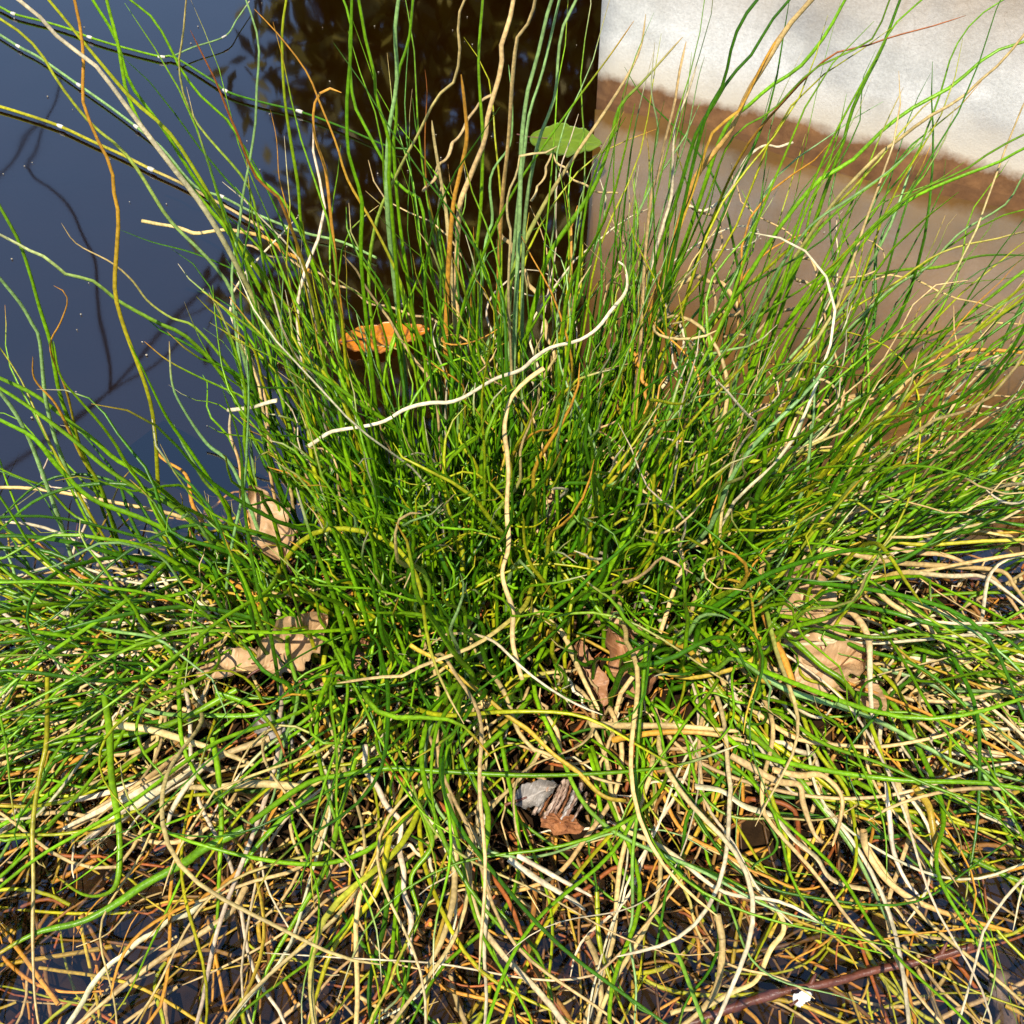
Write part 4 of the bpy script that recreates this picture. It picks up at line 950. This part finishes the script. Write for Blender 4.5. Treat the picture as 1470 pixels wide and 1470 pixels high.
bk.rotation_euler = (R(20), R(8), R(-8)); bk.scale = (.62, .62, .62)
tag(bk, 'ridged grey and rust bark fragment lodged in the front mat', 'bark')

tw = empty('fallen_twig', at_z(1395, 1360, .012)); o = np.array(tw.location)
pts = [at_z(1397, 1358, .014), at_z(1330, 1378, .007), at_z(1260, 1392, .002), at_z(1190, 1411, .0), at_z(1110, 1427, -.003), at_z(1010, 1462, -.009), at_z(940, 1490, -.016)]
P = catmull(pts, 60); t = np.linspace(0, 1, 60)
V, F, C = tubes((P - o)[None], (.0019 * (1 + .12 * np.sin(t * 60) * (t < .25) + .05 * np.sin(t * 31)) * (.85 + .5 * t))[None], np.ones((1, 60, 3)), 9)
V += rng.normal(0, .0002, V.shape)
F = [tuple(x) for x in F] + [tuple(range(8, -1, -1))]
mesh_obj('stick', V, F, M_TWIG, tw)
for i in (6, 14, 30):
    q = P[i] - o; Q = np.array([q, q + np.array([.002, .003, .003]), q + np.array([.003, .0045, .006])])
    V, F, C = tubes(Q[None], np.array([[.0014, .0012, .0004]]), np.ones((1, 3, 3)), 6); mesh_obj('bud', V, F, M_TWIG, tw)
tag(tw, 'reddish brown twig lying half sunk in dark water', 'twig')

leaf('petal_scrap', 'small crumpled white petal floating beside the red twig', M_SHELL, 1150, 1432, .006, 26, .7, 25, 15, .7, .5, lobes=2, seed=21, roll=20, cat='petal')

st = empty('rotten_stub', at_z(1440, 1440, -.02)); o = np.array(st.location)
pts = [at_z(1438, 1395, .004), at_z(1432, 1420, -.004), at_z(1446, 1450, -.015), at_z(1450, 1500, -.035)]
P = catmull(pts, 24); V, F, C = tubes((P - o)[None], np.linspace(.0035, .0085, 24)[None], np.ones((1, 24, 3)), 10)
V += rng.normal(0, .0004, V.shape); mesh_obj('stump', V, [tuple(x) for x in F] + [tuple(range(9, -1, -1))], M_STUB, st)
for k in range(5):
    a = rng.uniform(0, 6.28); q = P[4 + 3 * k] - o; d = np.array([math.cos(a), math.sin(a), .2]) * .012
    V, F, C = tubes(np.array([q, q + d * .5, q + d])[None], np.array([[.0012, .0009, .0004]]), np.ones((1, 3, 3)), 5); mesh_obj('splinter', V, F, M_STUB, st)
tag(st, 'rotten brown stub sunk under the water by the red twig', 'stub')

# straw sheath bundle, bleached, fanning out of the mat
sb = empty('sheath_bundle', at_z(250, 1080, .05)); o = np.array(sb.location)
for k in range(13):
    s = k / 12; a = at_z(258 + 30 * s + rng.uniform(-6, 6), 1085 + 22 * s + rng.uniform(-6, 6), .055 + rng.uniform(-.006, .01)); b = at_z(185 + 25 * s + rng.uniform(-6, 6), 1135 + 20 * s, .058 + rng.uniform(-.006, .01)); c = at_z(100 + 60 * s + rng.uniform(-25, 10), 1190 + 25 * s + rng.uniform(-10, 14), .035 + rng.uniform(-.01, .012))
    P = catmull([a, b, c], 16); V, F, C = tubes((P - o)[None], (np.interp(np.linspace(0, 1, 16), [0, .4, 1], [1.1, 2.3, .9]) * 1e-3)[None], shade(random.choice(['w', 's', 'w']), 16)[None], 6, .35)
    mesh_obj('sheath', V, F, M_STRAW, sb, colr=C)
tag(sb, 'fan of bleached flat straw sheaths on the mat', 'straw bundle')

# pollen, dust and chaff drifting on the open water
V = []; F = []
for k in range(80):
    px, py = (rng.uniform(0, 430), rng.uniform(0, 700)) if k < 40 else ((rng.uniform(380, 850), rng.uniform(0, 450)) if k < 60 else (rng.uniform(860, 1470), rng.uniform(290, 700)))
    c = at_z(px, py, .0012); r = rng.uniform(.0003, .0011) * (2.2 if rng.random() < .06 else 1); n = len(V); m_ = 6; a0 = rng.uniform(0, 6); el = rng.uniform(.3, 1)
    for j in range(m_):
        a = a0 + j / m_ * 6.283; q = r * rng.uniform(.6, 1.2); V.append((c[0] + q * math.cos(a), c[1] + q * el * math.sin(a), .0014))
    for j in range(m_):
        V.append((V[n + j][0], V[n + j][1], .0006))
    F.append(tuple(range(n, n + m_))); F += [(n + j, n + m_ + j, n + m_ + (j + 1) % m_, n + (j + 1) % m_) for j in range(m_)]
tag(mesh_obj('floating_chaff', V, F, M_CHAFF, smooth=False), 'pale specks of chaff drifting on the open water', 'chaff', kind='stuff')
